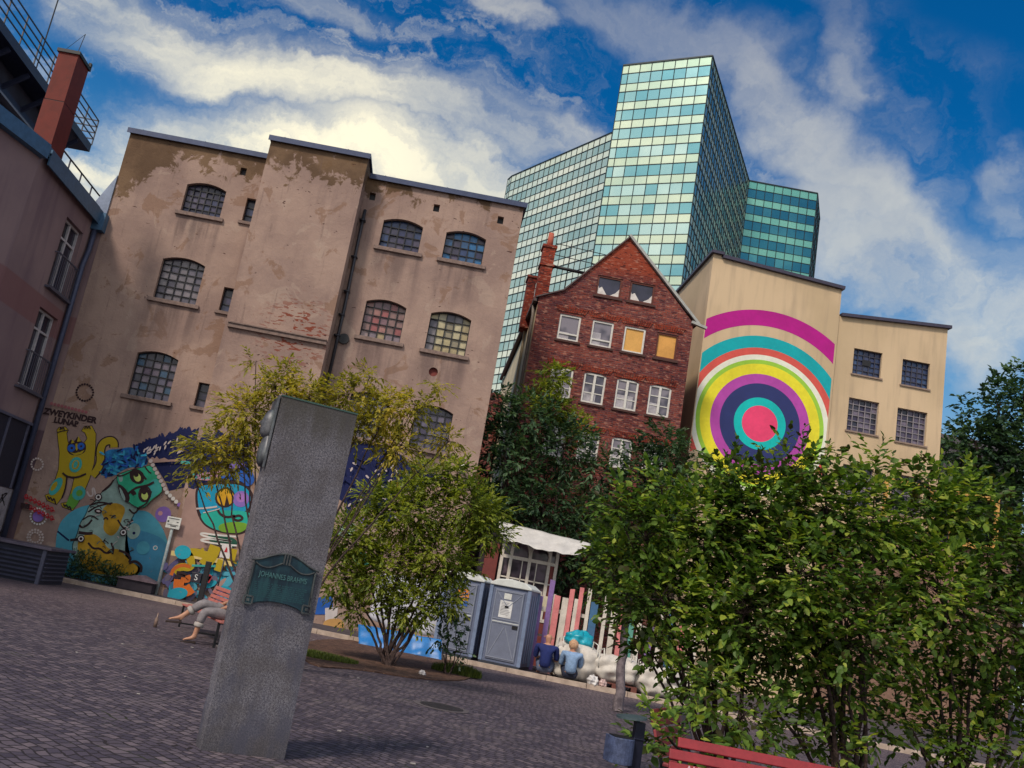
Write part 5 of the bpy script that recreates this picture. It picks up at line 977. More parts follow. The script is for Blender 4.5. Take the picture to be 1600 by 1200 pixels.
# drain cover / hatch near left
# ---------------------------------------------------------------- portable toilets
LOO = M((.125, .15, .235), .5, 0, .15, 4); LOOD = M((.155, .175, .245), .45, 0, .12, 4); LOOR = M((.62, .64, .62), .5, 0, .1, 4); LOOL = M((.40, .42, .45), .5); TEALB = M((.02, .15, .19), .7)
def toilet(x, y, label, kind):
    t = empty('portable_toilet', (x, y, .1), label, 'portable toilet', 'portable toilets on the pavement', R(-20)); w = .52; d = 1.1; h = 2.02
    m_ = MB(); m_.box(-w, .0, .06, w, d, h); loc(m_, 'cabin', LOO, t, bevel=.012)
    m_ = MB(); m_.box(-w - .03, -.05, 0, w + .03, d + .03, .06); loc(m_, 'base', M((.03, .035, .05), .6), t)
    m_ = MB()
    for sx in (-1, 1):
        for yy in (-.03, d - .03): m_.box(sx * w - .05, yy, .06, sx * w + .05, yy + .06, h)
        for k in range(4): m_.box(sx * (w + .002), .12 + k * .25, .15, sx * (w + .022), .2 + k * .25, h - .1) if sx > 0 else m_.box(-(w + .022), .12 + k * .25, .15, -(w + .002), .2 + k * .25, h - .1)
    loc(m_, 'corner_post', M((.17, .22, .34), .5), t, bevel=.01)
    m_ = MB(); a = .40; m_.box(-a, -.028, .14, a, -.002, 1.93); dr_ = loc(m_, 'door', LOOD, t, bevel=.008)
    m_ = MB()
    for z in (.18, 1.07, 1.16, 1.88): m_.box(-a + .04, -.042, z, a - .04, -.03, z + .025)
    for sx in (-1, 1): m_.box(sx * (a - .03) - .012, -.042, .18, sx * (a - .03) + .012, -.03, 1.9)
    m_.bar((-a + .07, -.034, .24), (-.02, -.034, .98), .02, .01, up=(0, 1, 0)); m_.bar((a - .07, -.034, .24), (.02, -.034, .98), .02, .01, up=(0, 1, 0)); m_.bar((-a + .07, -.034, 1.86), (0, -.034, 1.5), .02, .01, up=(0, 1, 0)); m_.bar((a - .07, -.034, 1.86), (0, -.034, 1.5), .02, .01, up=(0, 1, 0))
    loc(m_, 'door_ribs', LOOL if 0 else M((.23, .255, .33), .45), dr_); m_ = MB(); m_.box(-a + .04, -.046, 1.095, a - .04, -.03, 1.115); loc(m_, 'door_rail', LOOR, dr_)
    m_ = MB(); m_.box(a - .2, -.05, .98, a - .05, -.028, 1.06); m_.box(-.08, -.05, 1.48, .02, -.03, 1.53); loc(m_, 'handle', BLACKM, dr_)
    m_ = MB(); prof = [(-w - .05, h), (w + .05, h), (w + .05, h + .05), (w * .72, h + .17), (0, h + .215), (-w * .72, h + .17), (-w - .05, h + .05)]; m_.prism(prof, -.06, d + .05); loc(m_, 'roof', LOOR, t, bevel=.02)
    if kind == 0:
        m_ = MB(); m_.box(-.22, -.036, 1.22, .12, -.0305, 1.66); n_ = loc(m_, 'notice', M((.62, .62, .62), .6), t); m_ = MB(); m_.box(-.14, -.036, 1.70, .06, -.0305, 1.85); loc(m_, 'notice', M((.6, .61, .58), .6), t); m_ = MB()
        for k in range(9): m_.box(-.18, -.0375, 1.60 - k * .038, -.18 + random.uniform(.15, .26), -.0365, 1.61 - k * .038)
        loc(m_, 'lettering', M((.12, .12, .14), .6), n_)
    else:
        m_ = MB(); m_.box(-.12, -.036, 1.32, .2, -.0305, 1.76); n_ = loc(m_, 'poster', M((.62, .22, .03), .6), t); n_['label'] = 'orange and blue poster'; m_ = MB(); m_.box(-.12, -.0385, 1.32, .2, -.0365, 1.46); m_.bar((-.10, -.038, 1.56), (.17, -.038, 1.66), .03, .002, up=(0, 1, 0)); m_.bar((-.08, -.038, 1.64), (.1, -.038, 1.71), .02, .002, up=(0, 1, 0)); m_.bar((-.08, -.038, 1.50), (.17, -.038, 1.56), .02, .002, up=(0, 1, 0)); loc(m_, 'picture', [M((.03, .10, .35), .6)], n_)
    return t
t1p = gp(777, 1046); t2p = gp(724, 1033)
toilet(t1p.x, kerbY(t1p.x) + .32, 'grey blue portable toilet with white notices on its door', 0); toilet(t1p.x - 1.22, kerbY(t1p.x) + .80, 'grey blue portable toilet with orange poster, half behind the bush', 1)
# ---------------------------------------------------------------- board fence
fe = empty('board_fence', (5, 25.8, .1), 'fence of uneven upright boards painted purple, pink, white and blue', 'fence')
PUR2 = M((.22, .13, .33), .7, 0, .2, 3); PNK = M((.62, .20, .20), .7, 0, .2, 3); WHB = M((.60, .54, .47), .75, 0, .2, 3); BLB = M((.05, .13, .25), .7, 0, .2, 3)
boards = [((838, 927), TEALB, .22), ((845, 931), PUR2, .17), ((864, 907), PUR2, .13), ((872, 931), PNK, .17), ((884, 934), WHB, .16), ((895, 920), PNK, .12), ((902, 936), WHB, .13), ((910, 918), PNK, .11), ((923, 921), WHB, .10), ((930, 941), BLB, .2), ((950, 925), WHB, .1), ((962, 942), WHB, .16), ((976, 930), PNK, .12), ((990, 944), M((.10, .30, .24), .7), .2), ((1004, 940), WHB, .12), ((1020, 950), PUR2, .16), ((1036, 948), WHB, .12), ((1052, 960), BLB, .18), ((1070, 955), PNK, .14), ((1090, 960), WHB, .16)]
for i, ((px, py), m1, w) in enumerate(boards):
    Yb = kerbY(0) - .0; Y = 25.75 - .02 * i; p = at(px, py, Y); f = MB(); f.prism([(p.x - w / 2, .1), (p.x + w / 2, .1), (p.x + w / 2 + random.uniform(-.01, .01), p.z), (p.x - w / 2, p.z + random.uniform(-.03, .03))], Y, Y + .03); f.build('board', m1, fe)
f = MB(); a = at(840, 950, 25.8)
for z in (.75, 1.75): f.bar((3.4, 25.81, z), (8.6, 25.45, z), .03, .10)
f.build('rail', WHB, fe)
nb = empty('noticeboard_frame', (3.75, 26.2, .1), 'white framed noticeboard panel behind the purple fence boards', 'noticeboard'); q = at(852, 943, 26.2)
f = MB(); f.box(q.x - .14, 26.15, q.z - .22, q.x + .16, 26.17, q.z + .2); f.build('paper', M((.62, .56, .4), .7), nb); f = MB(); f.box(q.x - .2, 26.175, .1, q.x - .14, 26.22, q.z + .3); f.box(q.x + .2, 26.175, .1, q.x + .26, 26.22, q.z + .3); f.box(q.x - .14, 26.175, 1.0, q.x + .2, 26.22, 1.06); f.build('frame', WHB, nb)
# ---------------------------------------------------------------- pavilion with arched windows and tarpaulin
pv_ = empty('garden_pavilion', (3.5, 28, .1), 'white wooden pavilion with arched windows under a sagging tarpaulin', 'pavilion')
Y = 28.0; xl, xr, zb, zt = at(790, 835, Y).x, at(874, 852, Y).x, .1, at(830, 843, Y).z
f = MB(); mid = zt - .62; q1_, q2_ = xl + .28, xr - .22
for x in (xl, q1_, (xl + xr) / 2 + .02, q2_, xr): f.box(x - .045, Y - .04, zb if x in (xl, xr) else 1.4, x + .045, Y + .06, zt)
for z in (zt, mid, 1.4): f.box(xl + .045, Y - .03, z - .05, xr - .045, Y + .05, z + .05)
f.box(xl, Y - .02, 2.45, xr, Y + .0, 2.49)
for cxx, wa in (((q1_ + (xl + xr) / 2) / 2, ((xl + xr) / 2 - q1_) / 2), ((q2_ + (xl + xr) / 2) / 2, (q2_ - (xl + xr) / 2) / 2)):
    pts = [(cxx + wa * math.cos(t), Y - .02, mid + .05 + .48 * math.sin(t)) for t in [math.pi * i / 12 for i in range(13)]]; f.tube(pts, .035, 6)
for x in (q1_ + .36, q2_ - .36): f.box(x - .015, Y - .02, 1.45, x + .015, Y + .02, mid - .05)
f.build('frame', WHB, pv_); f = MB(); f.box(xl, Y + .06, 1.45, xr, Y + .07, zt); f.build('glass', mat_glass('pavilion_glass', (.03, .02, .03), (.14, .10, .13), 2), pv_)
f = MB(); f.box(xl + .05, Y - .005, zb, xr - .05, Y + .02, 1.35); f.box(q2_ + .045, Y + .0, 1.45, xr - .05, Y + .05, mid - .05); f.box(xl - .5, Y + .1, zb, xl - .1, Y + .2, 3.4); f.build('panels', M((.16, .035, .03), .7), pv_)
f = MB(); f.box(xl - .6, Y + .22, zb, xr + .1, Y + 3, zt); f.build('room', M((.03, .02, .03), .9), pv_)
def sheet(name, label, cat, corners, mat, nu=30, nv=14, sag=.15, amp=.05, seed=0, thick=.012):
    A_, B_, C_, D_ = [Vector(c) for c in corners]; mb = MB(); rs = np.random.default_rng(seed); ph = rs.uniform(0, 6, 8)
    for j in range(nv + 1):
        for i in range(nu + 1):
            u, v = i / nu, j / nv; p = A_.lerp(B_, u).lerp(D_.lerp(C_, u), v)
            p.z += -sag * 4 * u * (1 - u) * v + amp * (math.sin(u * 17 + ph[0] + 3 * v) * .5 + math.sin(u * 41 + ph[1] + 5 * v) * .3 + math.sin(v * 13 + ph[2] + u * 9) * .4) * (.3 + v); p.y += amp * .5 * math.sin(u * 29 + ph[3])
            mb.v.append(tuple(p))
    for j in range(nv):
        for i in range(nu): k = j * (nu + 1) + i; mb.f.append((k, k + 1, k + nu + 2, k + nu + 1)); mb.mi.append(0)
    o = mb.build(name, mat, None, True, fixn=False); s = o.modifiers.new('solid', 'SOLIDIFY'); s.thickness = thick; return tag(o, label, cat)
TARP = M((.52, .50, .48), .5, 0, .15, 3)
c0, c1, c2, c3 = at(778, 814, 28.3), at(925, 850, 27.6), at(916, 868, 26.9), at(782, 840, 27.3)
sheet('tarpaulin', 'crumpled white tarpaulin stretched over the top of the pavilion', 'tarpaulin', [c0, c1, c2, c3], TARP, sag=.10, amp=.035, seed=3)
sheet('tarpaulin', 'bright blue tarpaulin lying behind the stems of the middle bush', 'tarpaulin', [at(560, 975, 24.9), at(690, 1000, 24.5), at(690, 1032, 24.2), at(560, 1010, 24.4)], M((.02, .16, .45), .4, 0, .2, 3), sag=.02, amp=.04, seed=5)
sheet('dust_sheet', 'pale dust sheet hung behind the middle bush above the blue tarpaulin', 'sheet', [at(590, 895, 26.2), at(720, 912, 26), at(700, 1000, 25.6), at(575, 968, 25.8)], M((.42, .42, .48), .7, 0, .2, 3), sag=.02, amp=.06, seed=6)
# ---------------------------------------------------------------- bulk bags, pallet, teal bag
BAG = M((.56, .52, .47), .6, 0, .12, 6)
def bulk(x, y, w, h, label, seed, z0=.1):
    b = empty('bulk_bag', (x, y, z0), label, 'bulk bag', 'white bulk bags by the fence', R(-11)); rs = np.random.default_rng(seed); ph = rs.uniform(0, 6, 6)
    def fn(u, v):
        d = Vector((math.sin(v) * math.cos(u), math.sin(v) * math.sin(u), math.cos(v))); q = 5; n = (abs(d.x) ** q + abs(d.y) ** q + abs(d.z) ** q) ** (-1 / q); p = d * n
        wr = 1 + .05 * math.sin(u * 7 + ph[0] + 4 * v) + .035 * math.sin(u * 15 + ph[1]) + .04 * math.sin(v * 9 + ph[2] + u * 3); bul = 1 + .12 * (1 - p.z ** 2)
        return Vector((p.x * w / 2 * wr * bul, p.y * w / 2 * wr * bul, h / 2 + p.z * h / 2 * (1 + .08 * math.sin(u * 3 + ph[3]) * (p.z > .5))))
    so3 = grid_blob('sack', BAG, b, fn, 90, 46); t3 = bpy.data.textures.get('creases') or bpy.data.textures.new('creases', 'VORONOI'); t3.noise_scale = .28; d3 = so3.modifiers.new('creases', 'DISPLACE'); d3.texture = t3; d3.strength = .08; d3.mid_level = .3
    m_ = MB()
    for sx in (-1, 1):
        for sy in (-1, 1): x0, y0 = sx * w * .47, sy * w * .47; m_.tube([(x0, y0, h * .5), (x0 * 1.04, y0 * 1.04, h * .85), (x0 * 1.05, y0 * .95, h + .10), (x0 * .8, y0 * .7, h + .16), (x0 * .75, y0 * .95, h * .9)], .016, 6)
    loc(m_, 'strap', M((.62, .6, .55), .6), b, smooth=True); return b
bulk(4.62, kerbY(4.6) + .85, 1.05, .88, 'full white bulk bag standing directly behind the two seated people', 1); bulk(5.62, kerbY(5.6) + .75, .95, .62, 'slumped white bulk bag on the pallet near the pale trunk', 2, .25); bulk(6.7, kerbY(6.7) + .9, 1.0, .7, 'white bulk bag half hidden by the front shrub', 4)
def lump(name, label, cat, c, r, mat, seed=0, amp=.12, nu=40, nv=20):
    rs = np.random.default_rng(seed); ph = rs.uniform(0, 6, 6)
    def fn(u, v):
        d = Vector((math.sin(v) * math.cos(u), math.sin(v) * math.sin(u), math.cos(v))); k = 1 + amp * (math.sin(u * 5 + ph[0] + 3 * v) + .6 * math.sin(u * 11 + ph[1] + 5 * v) + .5 * math.sin(v * 9 + ph[2]))
        return Vector((d.x * r[0] * k, d.y * r[1] * k, max(d.z, -.6) * r[2] * k + r[2] * .6))
    o = grid_blob(name, mat, None, fn, nu, nv); o.location = c; return tag(o, label, cat)
lump('plastic_bag', 'turquoise plastic bag lying on top of a white bulk bag', 'bag', (4.62, kerbY(4.6) + .78, .96), (.36, .28, .24), M((.01, .30, .40), .35, 0, .25, 5), 2)
lump('plastic_bag', 'small white carrier bag on the ground right of the seated people', 'bag', (4.98, kerbY(5) + .12, .12), (.13, .12, .13), M((.62, .6, .6), .4), 8, .2)
lump('plastic_bag', 'tiny striped carrier bag next to the pallet', 'bag', (5.22, kerbY(5.2) + .12, .12), (.09, .08, .10), M((.5, .36, .34), .4, 0, .4, 30), 9, .2)
pl_ = empty('wooden_pallet', (5.62, kerbY(5.6) + .7, .1), 'dark red brown wooden pallet under the slumped bulk bag', 'pallet', None, R(-11)); m_ = MB()
for i in range(6): m_.box(-.55, -.55 + i * .19, .12, .55, -.41 + i * .19, .145)
for i in range(3): m_.box(-.55 + i * .48, -.55, .0, -.41 + i * .48, .55, .12)
loc(m_, 'boards', M((.13, .045, .035), .85, 0, .3, 5), pl_)
# ================================================================ GROUND COVER, LITTER
def patch(name, pts, z, mat, kind='structure'):
    mb = MB(); P2 = [gp(*p, z) for p in pts]; mb.prism(smooth([(p.x, p.y) for p in P2]), z, z + .02, 0, lambda u, v, w: (u, v, w)); o = mb.build(name, mat); tag(o, kind=kind); return o
patch('soil_bed', [(470, 1000), (560, 1000), (650, 1015), (745, 1045), (735, 1066), (650, 1062), (560, 1046), (470, 1042)], .002, SOIL)
sb_ = MB(); sb_.prism(smooth([(2.9, 8.7), (5, 8.3), (9, 8.6), (10, 12), (7, 12.8), (4, 12.2), (2.8, 10.6)]), .003, .02, 0, lambda u, v, w: (u, v, w)); tag(sb_.build('soil_bed', SOIL), kind='structure')
def grass(name, label, cat, areas, n, h, mat, seed, z=.02, spread=.05):
    rs = np.random.default_rng(seed); V, F, T = [], [], []
    for k in range(n):
        a = areas[rs.integers(len(areas))]; ang = rs.uniform(0, 6.283); rr = math.sqrt(rs.uniform()) ; x = a[0] + a[2] * rr * math.cos(ang); y = a[1] + a[3] * rr * math.sin(ang)
        hh = h * rs.uniform(.4, 1.2) * (1.2 - rr * .6); t = rs.uniform(0, 6.283); l = rs.uniform(.1, .6) * hh; w = .004 + .004 * rs.uniform(); dx, dy = math.cos(t), math.sin(t); b = len(V)
        V += [(x - dy * w, y + dx * w, z), (x + dy * w, y - dx * w, z), (x + dx * l * .4 + dy * w * .7, y + dy * l * .4 - dx * w * .7, z + hh * .6), (x + dx * l * .4 - dy * w * .7, y + dy * l * .4 + dx * w * .7, z + hh * .6), (x + dx * l, y + dy * l, z + hh)]
        F += [(b, b + 1, b + 2, b + 3), (b + 3, b + 2, b + 4)]; T += [rs.uniform()] * 2
    me = bpy.data.meshes.new(name); me.from_pydata(V, [], F); me.materials.append(mat); at2 = me.attributes.new('tint', 'FLOAT', 'FACE'); at2.data.foreach_set('value', T)
    o = bpy.data.objects.new(name, me); COL.objects.link(o); return tag(o, label, cat, kind='stuff')
GR = mat_foliage('grass_blade', [(.035, .05, .008), (.09, .13, .02), (.17, .20, .035)], .3)
g1, g2, g3 = gp(500, 1028), gp(705, 1052), gp(730, 1058)
grass('grass', 'patch of short grass at the edge of the soil bed', 'grass', [(g1.x, g1.y, .75, .5)], 5200, .10, GR, 1); grass('grass', 'tuft of taller grass in front of the portable toilets', 'grass', [(g2.x, g2.y, .45, .3), (g3.x, g3.y, .3, .2)], 3800, .22, GR, 2)
# litter
q = gp(690, 1105); dc = empty('drain_cover', (q.x, q.y, 0), 'round iron drain cover set in the cobbles in front of the bush', 'drain cover'); m_ = MB(); rg = [(math.cos(t * R(10)), math.sin(t * R(10))) for t in range(36)]; m_.prism([(.42 * a, .42 * b) for a, b in rg], .003, .009, 0, lambda u, v, w: (u, v, w)); loc(m_, 'rim', M((.10, .085, .09), .8), dc); m_ = MB(); m_.prism([(.33 * a, .33 * b) for a, b in rg], .0095, .015, 0, lambda u, v, w: (u, v, w)); loc(m_, 'lid', M((.04, .035, .04), .5, .4), dc)
lt = MB(); rs = np.random.default_rng(5)
for k, (px, py) in enumerate([(192, 1007), (282, 1026), (196, 1058), (216, 1085), (225, 987), (248, 985), (490, 1000), (605, 1041), (668, 1066), (672, 1055), (560, 1060), (645, 1194), (340, 1010), (120, 1020), (300, 1012), (530, 1143), (668, 1168), (760, 1130)]):
    p = gp(px, py); s = .012 + .014 * rs.uniform(); t = rs.uniform(0, 3); m_ = MB(); m_.box(-s, -s * .6, 0, s, s * .6, .008, 0, Matrix.Translation((p.x, p.y, .004)) @ Matrix.Rotation(t, 4, 'Z')); lt.v += [] ; b = len(lt.v); lt.v += m_.v; lt.f += [tuple(b + i for i in f) for f in m_.f]; lt.mi += m_.mi
tag(lt.build('litter', M((.36, .33, .31), .8)), 'scattered small scraps of paper on the cobbles', 'litter', kind='stuff')
lump('crumpled_paper', 'crumpled white paper ball at the edge of the soil bed', 'paper', tuple(gp(659, 1056) + Vector((0, 0, .02))), (.06, .06, .05), M((.6, .56, .55), .8), 11, .2)
q = gp(242, 980); bt = MB(); bt.tube([(q.x, q.y, 0), (q.x, q.y, .15), (q.x, q.y, .19), (q.x, q.y, .27)], [.035, .035, .014, .012], 12); tag(bt.build('glass_bottle', M((.22, .15, .12), .25), None, True), 'brown glass bottle standing on the cobbles left of the bench', 'bottle')
# ================================================================ VEGETATION
def tubes(segs, mb, n=5):
    for pts, r in segs: mb.tube(pts, r, n, 0, False)
def plant(name, root, clumps, stems, n_twig, leaf, mats, label, cat, group=None, seed=0, twig_len=.35, shell=.75, n_branch=26, droop=.25, bark=None, stem_r=.03, up=.25, lpt=10, lw=.52, fine=0, thin=0):
    """clumps: (Vector, rx, ry, rz); stems: list of (base, list of mid points) ; leaves grow along short twigs that radiate from the clumps"""
    rs = np.random.default_rng(seed); base = empty(name, root, label, cat, group)
    mb = MB(); nodes = []
    for pts, r in stems:
        P = [Vector(p) for p in pts]; q = []
        for i in range(len(P) - 1):
            for t in np.linspace(0, 1, 7)[:-1]: q.append(P[i].lerp(P[i + 1], t))
        q.append(P[-1]); q = [p + Vector(rs.normal(0, min(.018, .35 * r + .006), 3)) * (1 if i else 0) for i, p in enumerate(q)]
        mb.tube(q, [r * (1 - .72 * i / len(q)) for i in range(len(q))], 7, 0, False); nodes += [(p, r * (1 - .72 * i / len(q))) for i, p in enumerate(q) if i > len(q) * .3]
    vol = np.array([c[1] * c[2] * c[3] for c in clumps]) ** (2 / 3); vol /= vol.sum()
    ci = rs.choice(len(clumps), n_twig, p=vol); d = rs.normal(0, 1, (n_twig, 3)); d /= np.linalg.norm(d, axis=1)[:, None]
    rad = shell + (1.0 - shell) * rs.uniform(0, 1, n_twig) ** .7; inner = rs.uniform(0, 1, n_twig) < .35; rad[inner] = rs.uniform(.25, shell, inner.sum())
    cc = np.array([tuple(c[0]) for c in clumps])[ci]; rr = np.array([c[1:4] for c in clumps])[ci]
    ug = np.sin(d[:, 0] * 5 + ci * 1.7) * np.cos(d[:, 2] * 6 + ci) * .13; p0 = cc + d * rr * (rad + ug)[:, None] * .92
    dr = d * .75 + rs.normal(0, .4, (n_twig, 3)); dr[:, 2] += up; dr /= np.linalg.norm(dr, axis=1)[:, None]
    keep = np.ones(n_twig, bool) if not thin else (p0[:, 2] > thin) | (rs.uniform(0, 1, n_twig) < np.clip(.42 + .6 * (p0[:, 2] / thin) ** 3, 0, 1)); p0, dr, d, ci = p0[keep], dr[keep], d[keep], ci[keep]; n_twig = len(p0)
    # branches to a sample of twigs
    sel = rs.choice(n_twig, min(n_twig, n_branch * len(clumps)), replace=False); NP = np.array([tuple(n[0]) for n in nodes])
    for k in sel:
        p = p0[k]; dist = np.linalg.norm(NP - p, axis=1) + 1.2 * np.maximum(0, NP[:, 2] - p[2]); j = int(np.argmin(dist + rs.uniform(0, .3, len(NP)) * dist)); a = Vector(NP[j]); b = Vector(p); mid_ = a.lerp(b, .5) + Vector(rs.normal(0, .05, 3)) * (b - a).length + Vector((0, 0, .12 * (b - a).length)); r0 = min(nodes[j][1] * .55, .006 + .012 * (b - a).length) ; e = b + Vector(dr[k]) * twig_len * .7
        mb.tube([a, a.lerp(mid_, .5) + Vector(rs.normal(0, .02, 3)), mid_, b, e], [r0, r0 * .85, r0 * .65, r0 * .4, r0 * .15], 4, 0, False)
    br = mb.build('branches', bark or BARK, base, True, fixn=False)
    # leaves
    N = n_twig * lpt; tw = np.repeat(np.arange(n_twig), lpt); k = np.tile(np.arange(lpt), n_twig); t = (k + .5) / lpt
    D = dr[tw]; L = (twig_len * rs.uniform(.6, 1.25, n_twig))[tw]; side = np.cross(D, [0, 0, 1.0]); side /= np.linalg.norm(side, axis=1)[:, None] + 1e-6; sg = np.where(k % 2 == 0, 1, -1)[:, None]
    P = p0[tw] + D * (L * t)[:, None]; P[:, 2] -= droop * L * t ** 2
    ld = D * (.55 + .6 * t)[:, None] + side * sg * rs.uniform(.6, 1.1, N)[:, None] * (1.15 - t)[:, None] + rs.normal(0, .22, (N, 3)); ld[:, 2] -= droop * .9 + rs.uniform(0, .25, N); ld /= np.linalg.norm(ld, axis=1)[:, None]
    nrm = np.array([0, -.12, 1.0]) + rs.normal(0, .36, (N, 3)) + d[tw] * .25; wv = np.cross(ld, nrm); wv /= np.linalg.norm(wv, axis=1)[:, None] + 1e-6; nv = np.cross(wv, ld)
    sz = leaf * rs.uniform(.45, 1.35, N) * (1.1 - .3 * np.abs(t - .5)); s_ = sz[:, None]; w = lw * .5
    V = np.empty((N, 6, 3)); V[:, 0] = P; V[:, 1] = P + ld * s_ * .32 + wv * s_ * w + nv * s_ * .07; V[:, 2] = P + ld * s_ * .70 + wv * s_ * w * .75 + nv * s_ * .03; V[:, 3] = P + ld * s_ - nv * s_ * .08; V[:, 4] = P + ld * s_ * .70 - wv * s_ * w * .75 + nv * s_ * .03; V[:, 5] = P + ld * s_ * .32 - wv * s_ * w + nv * s_ * .07
    V = V.reshape(-1, 3) - np.array(tuple(root)); b = np.arange(N) * 6; F = np.empty((N, 8), dtype=np.int32); F[:, 0:4] = b[:, None] + [0, 1, 2, 3]; F[:, 4:8] = b[:, None] + [0, 3, 4, 5]
    me = bpy.data.meshes.new('foliage'); me.vertices.add(N * 6); me.vertices.foreach_set('co', V.ravel()); me.loops.add(N * 8); me.loops.foreach_set('vertex_index', F.ravel()); me.polygons.add(N * 2); me.polygons.foreach_set('loop_start', np.arange(N * 2) * 4); me.update(calc_edges=True)
    tv = np.clip(.48 + .24 * np.sin(ci * 2.3 + d[:, 0] * 3)[tw] + rs.normal(0, .26, N), 0, 1); a2 = me.attributes.new('tint', 'FLOAT', 'FACE'); a2.data.foreach_set('value', np.repeat(tv, 2).astype(np.float32))
    me.materials.append(mats); o = bpy.data.objects.new('foliage', me); COL.objects.link(o); o.parent = base; return base
def cl(Y, lst, dep=1.0): return [(at(px, py, Y + (rz_ if len(q) else 0)), r, r * dep, r * .85) for px, py, r, *q in lst for rz_ in [q[0] if q else 0]]
LF1 = mat_foliage('shrub_leaf', [(.05, .045, .014), (.045, .095, .016), (.095, .175, .024), (.165, .26, .036), (.33, .39, .055)], .4)
LF2 = mat_foliage('yellowing_leaf', [(.13, .13, .018), (.25, .24, .03), (.38, .33, .045), (.50, .38, .05)], .5)
LF3 = mat_foliage('bush_leaf', [(.06, .09, .014), (.14, .19, .022), (.24, .29, .035), (.36, .38, .055)], .45)
LFD = mat_foliage('dark_leaf', [(.015, .035, .02), (.035, .075, .035), (.06, .12, .05), (.10, .16, .075)], .3)
def fan(bx_, by_, tops, r, z=0): return [([(bx_ + random.uniform(-.12, .12), by_ + random.uniform(-.12, .12), z), tuple(Vector((bx_, by_, z)).lerp(Vector(t), .45) + Vector((random.uniform(-.1, .1), random.uniform(-.1, .1), .1))), tuple(t)], r * random.uniform(.7, 1.1)) for t in tops]
YS = 10.0
SA = cl(YS, [(1010, 845, .48), (1080, 815, .52), (1125, 905, .62, .3), (1035, 940, .42, -.3), (1095, 1020, .45), (1180, 800, .55), (965, 790, .20, -.2), (1030, 765, .22), (1140, 745, .25), (945, 870, .16), (1160, 960, .55, -.4), (1010, 1010, .22), (985,905,.3), (1100,1095,.22,-1.3), (1035,1165,.13,-1.9), (1160,1115,.32,-1.0), (1075,1060,.25,-.8), (1065,1165,.24,-2.0), (1040,1150,.15,-2.0), (1050,1180,.14,-1.7), (1180,1160,.25,-.6)])
SB = cl(YS - .2, [(1250, 790, .50), (1285, 715, .16), (1240, 730, .25), (1330, 810, .55), (1250, 900, .62, -.3), (1225, 1010, .50), (1380, 890, .6, .3), (1320, 980, .55, -.4), (1200, 860, .5, .4), (1370, 740, .2), (1180,1060,.35), (1290,1060,.4), (1240,1130,.35,.3), (1340,1120,.4,.2), (1310,1180,.3,-.3)])
SC = cl(YS + .3, [(1430, 800, .45), (1500, 785, .38), (1545, 860, .55), (1600, 880, .5), (1470, 930, .62, -.4), (1570, 990, .62), (1430, 1030, .5), (1540, 1090, .42), (1450, 750, .2), (1660, 950, .6), (1680, 1080, .6), (1400,1090,.4), (1620,1150,.5), (1500,1150,.4), (1430,1150,.35,.2), (1560,1190,.35,-.3)])
def shrub(bx_, by_, cls, n, label, seed, **k):
    tops = [tuple(c[0]) for c in cls]; return plant('shrub', Vector((bx_, by_, 0)), cls, fan(bx_, by_, tops, .030), n, .082, LF1, label, 'shrub', 'big leafy shrubs in the right foreground', seed, thin=1.8, droop=.10, lw=.62, **k)
shrub(3.6, 10.1, SA, 1900, 'big bright green shrub at the right, leftmost of the front three', 1, twig_len=.30, lpt=9)
shrub(4.8, 9.8, SB, 1900, 'big bright green shrub at the right, middle one of the front three, with tallest shoot', 2, twig_len=.30, lpt=9)
shrub(6.2, 10.3, SC, 2100, 'big dark green shrub at the right edge of the plaza', 3, twig_len=.30, lpt=9)
BB = gp(603, 1040); MBs = cl(19.7, [(555, 840, .62), (640, 800, .75), (735, 790, .62), (600, 890, .72), (690, 870, .72), (540, 905, .5), (640, 945, .5), (765, 830, .38), (700, 930, .35), (665, 750, .45), (590, 780, .35), (555, 950, .28), (715, 745, .35), (780, 800, .2)])
plant('bush', Vector((BB.x, BB.y, 0)), MBs, fan(BB.x, BB.y, [tuple(c[0]) for c in MBs], .035) , 3200, .095, LF3, 'round olive green bush on bare soil in front of the portable toilets', 'bush', None, 5, twig_len=.32, lpt=9, lw=.44, droop=.2)
B2 = gp(700, 1055); MB2 = cl(20.2, [(700, 950, .28), (712, 985, .22), (690, 1000, .15), (722, 1020, .14)]); plant('bush', Vector((B2.x, B2.y, 0)), MB2, fan(B2.x, B2.y, [tuple(c[0]) for c in MB2], .02), 90, .09, LFD, 'thin dark sapling right of the olive bush', 'bush', None, 6, twig_len=.25, lpt=8, n_branch=8)
Tb = Vector((-2.1, 15.2, 0)); TR = cl(15.2, [(330, 705, .40), (385, 650, .48), (430, 605, .32), (400, 565, .10), (480, 625, .42), (545, 620, .42), (605, 640, .46), (650, 635, .28), (680, 605, .10), (620, 700, .34), (560, 670, .3), (305, 745, .14), (355, 725, .3), (450, 580, .15), (575, 590, .16), (700, 690, .22), (380,700,.3)])
plant('yellowing_tree', Tb, TR, fan(-2.1, 15.2, [tuple(c[0]) for c in TR], .028), 1500, .085, LF2, 'thin multi stemmed tree with yellowing leaves behind the granite stele', 'tree', None, 7, twig_len=.32, lpt=8, lw=.40, droop=.4, shell=.55)
DT = cl(29.6, [(775, 640, .8), (830, 660, 1.0), (880, 700, 1.1), (800, 725, 1.1), (940, 745, .9), (850, 790, 1.4), (925, 830, 1.3), (965, 880, 1.0), (780, 800, .9), (870, 880, 1.1), (780, 690, .8), (900,930,1.0)]); plant('dark_tree', Vector((4.3, 29.6, .1)), DT, fan(4.3, 29.6, [tuple(c[0]) for c in DT], .10, .1), 2300, .17, LFD, 'dense dark green tree in front of the gabled brick house', 'tree', None, 8, twig_len=.5, lpt=9, lw=.4, n_branch=14)
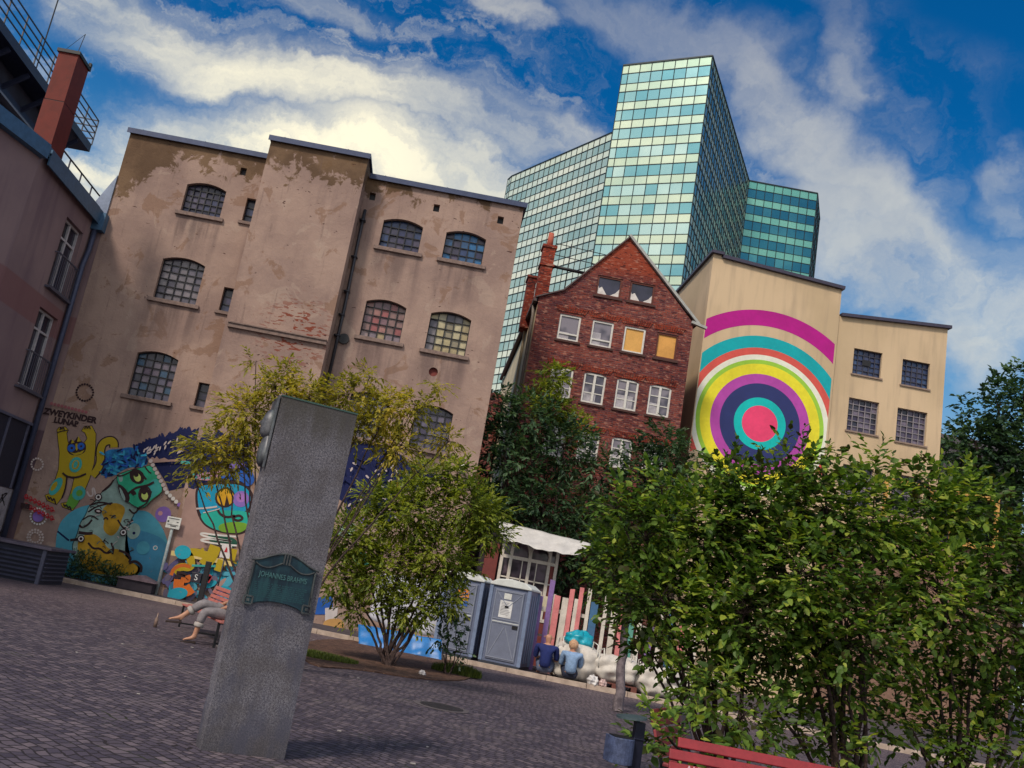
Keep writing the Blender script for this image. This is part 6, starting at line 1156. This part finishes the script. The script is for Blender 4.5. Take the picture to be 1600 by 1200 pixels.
D2 = cl(30.5, [(865, 590, .55), (850, 625, .6), (880, 640, .5), (900, 670, .5)]); plant('climbing_plant', Vector((4.2, 31.5, .1)), D2, fan(4.2, 31, [tuple(c[0]) for c in D2], .05, .1), 420, .15, LF3, 'lighter leafy top growing up the left of the brick facade', 'plant', None, 9, twig_len=.4, lpt=8, lw=.4, n_branch=10, shell=.5)
D3 = cl(30, [(1035, 690, .75), (1060, 730, .9), (1005, 725, .8), (1030, 770, 1.0), (1000, 800, .9)]); plant('dark_tree', Vector((8.4, 30, .1)), D3, fan(8.4, 30, [tuple(c[0]) for c in D3], .09, .1), 800, .16, LFD, 'small dark round tree between the brick house and the rainbow wall', 'tree', None, 10, twig_len=.45, lpt=9, lw=.4, n_branch=12)
D4 = cl(42, [(1560, 640, 1.6), (1600, 610, 1.5), (1525, 690, 1.5), (1575, 720, 2.0), (1500, 730, 1.3), (1610, 790, 2.2), (1640, 700, 2.2), (1530, 790, 2.0), (1490, 790, 1.3)]); plant('dark_tree', Vector((29, 42, .1)), D4, fan(29, 42, [tuple(c[0]) for c in D4], .2, .1), 1700, .26, LFD, 'large dark tree at the right edge beyond the cream wing', 'tree', None, 12, twig_len=.7, lpt=9, lw=.5, n_branch=12)
Tp = gp(965, 1112); D5 = cl(19.3, [(960, 850, .5), (985, 905, .5), (950, 900, .35), (995, 840, .6), (970, 950, .3), (1010, 930, .4)])
tr_pts = [(Tp.x, Tp.y, 0), tuple(at(972, 1020, 19.3)), tuple(at(985, 900, 19.3)), tuple(at(1000, 800, 19.3))]
plant('pale_trunk_tree', Vector((Tp.x, Tp.y, 0)), D5, [(tr_pts, .11)] + [([tr_pts[2], tuple(c[0])], .035) for c in D5], 560, .11, mat_foliage('fresh_leaf', [(.03, .06, .01), (.07, .13, .018), (.13, .21, .03), (.2, .28, .05)], .35), 'small tree with a straight pale trunk behind the left front shrub', 'tree', None, 13, twig_len=.35, lpt=9, bark=PALEBARK, n_branch=10)
# weeds under the painted wall
rsw = np.random.default_rng(9); wc = []
for i in range(34):
    px = 75 + 175 * rsw.uniform(); h = .18 + .5 * math.exp(-((px - 130) / 55) ** 2) * rsw.uniform(.6, 1.3); p = at(px, 905, 28.05); wc.append((Vector((p.x, 28.1 + rsw.uniform(-.3, .2), .12 + h * .5)), .28, .25, h * .6))
wo = plant('weeds', Vector((-9, 28, .1)), wc, [([(c[0].x, c[0].y, .1), tuple(c[0])], .008) for c in wc], 700, .07, LFD, 'strip of dark weeds growing along the foot of the painted wall', 'weeds', None, 14, twig_len=.22, lpt=8, n_branch=6, up=.5)
wo['kind'] = 'stuff'
for c in wo.children: c['kind'] = 'stuff'
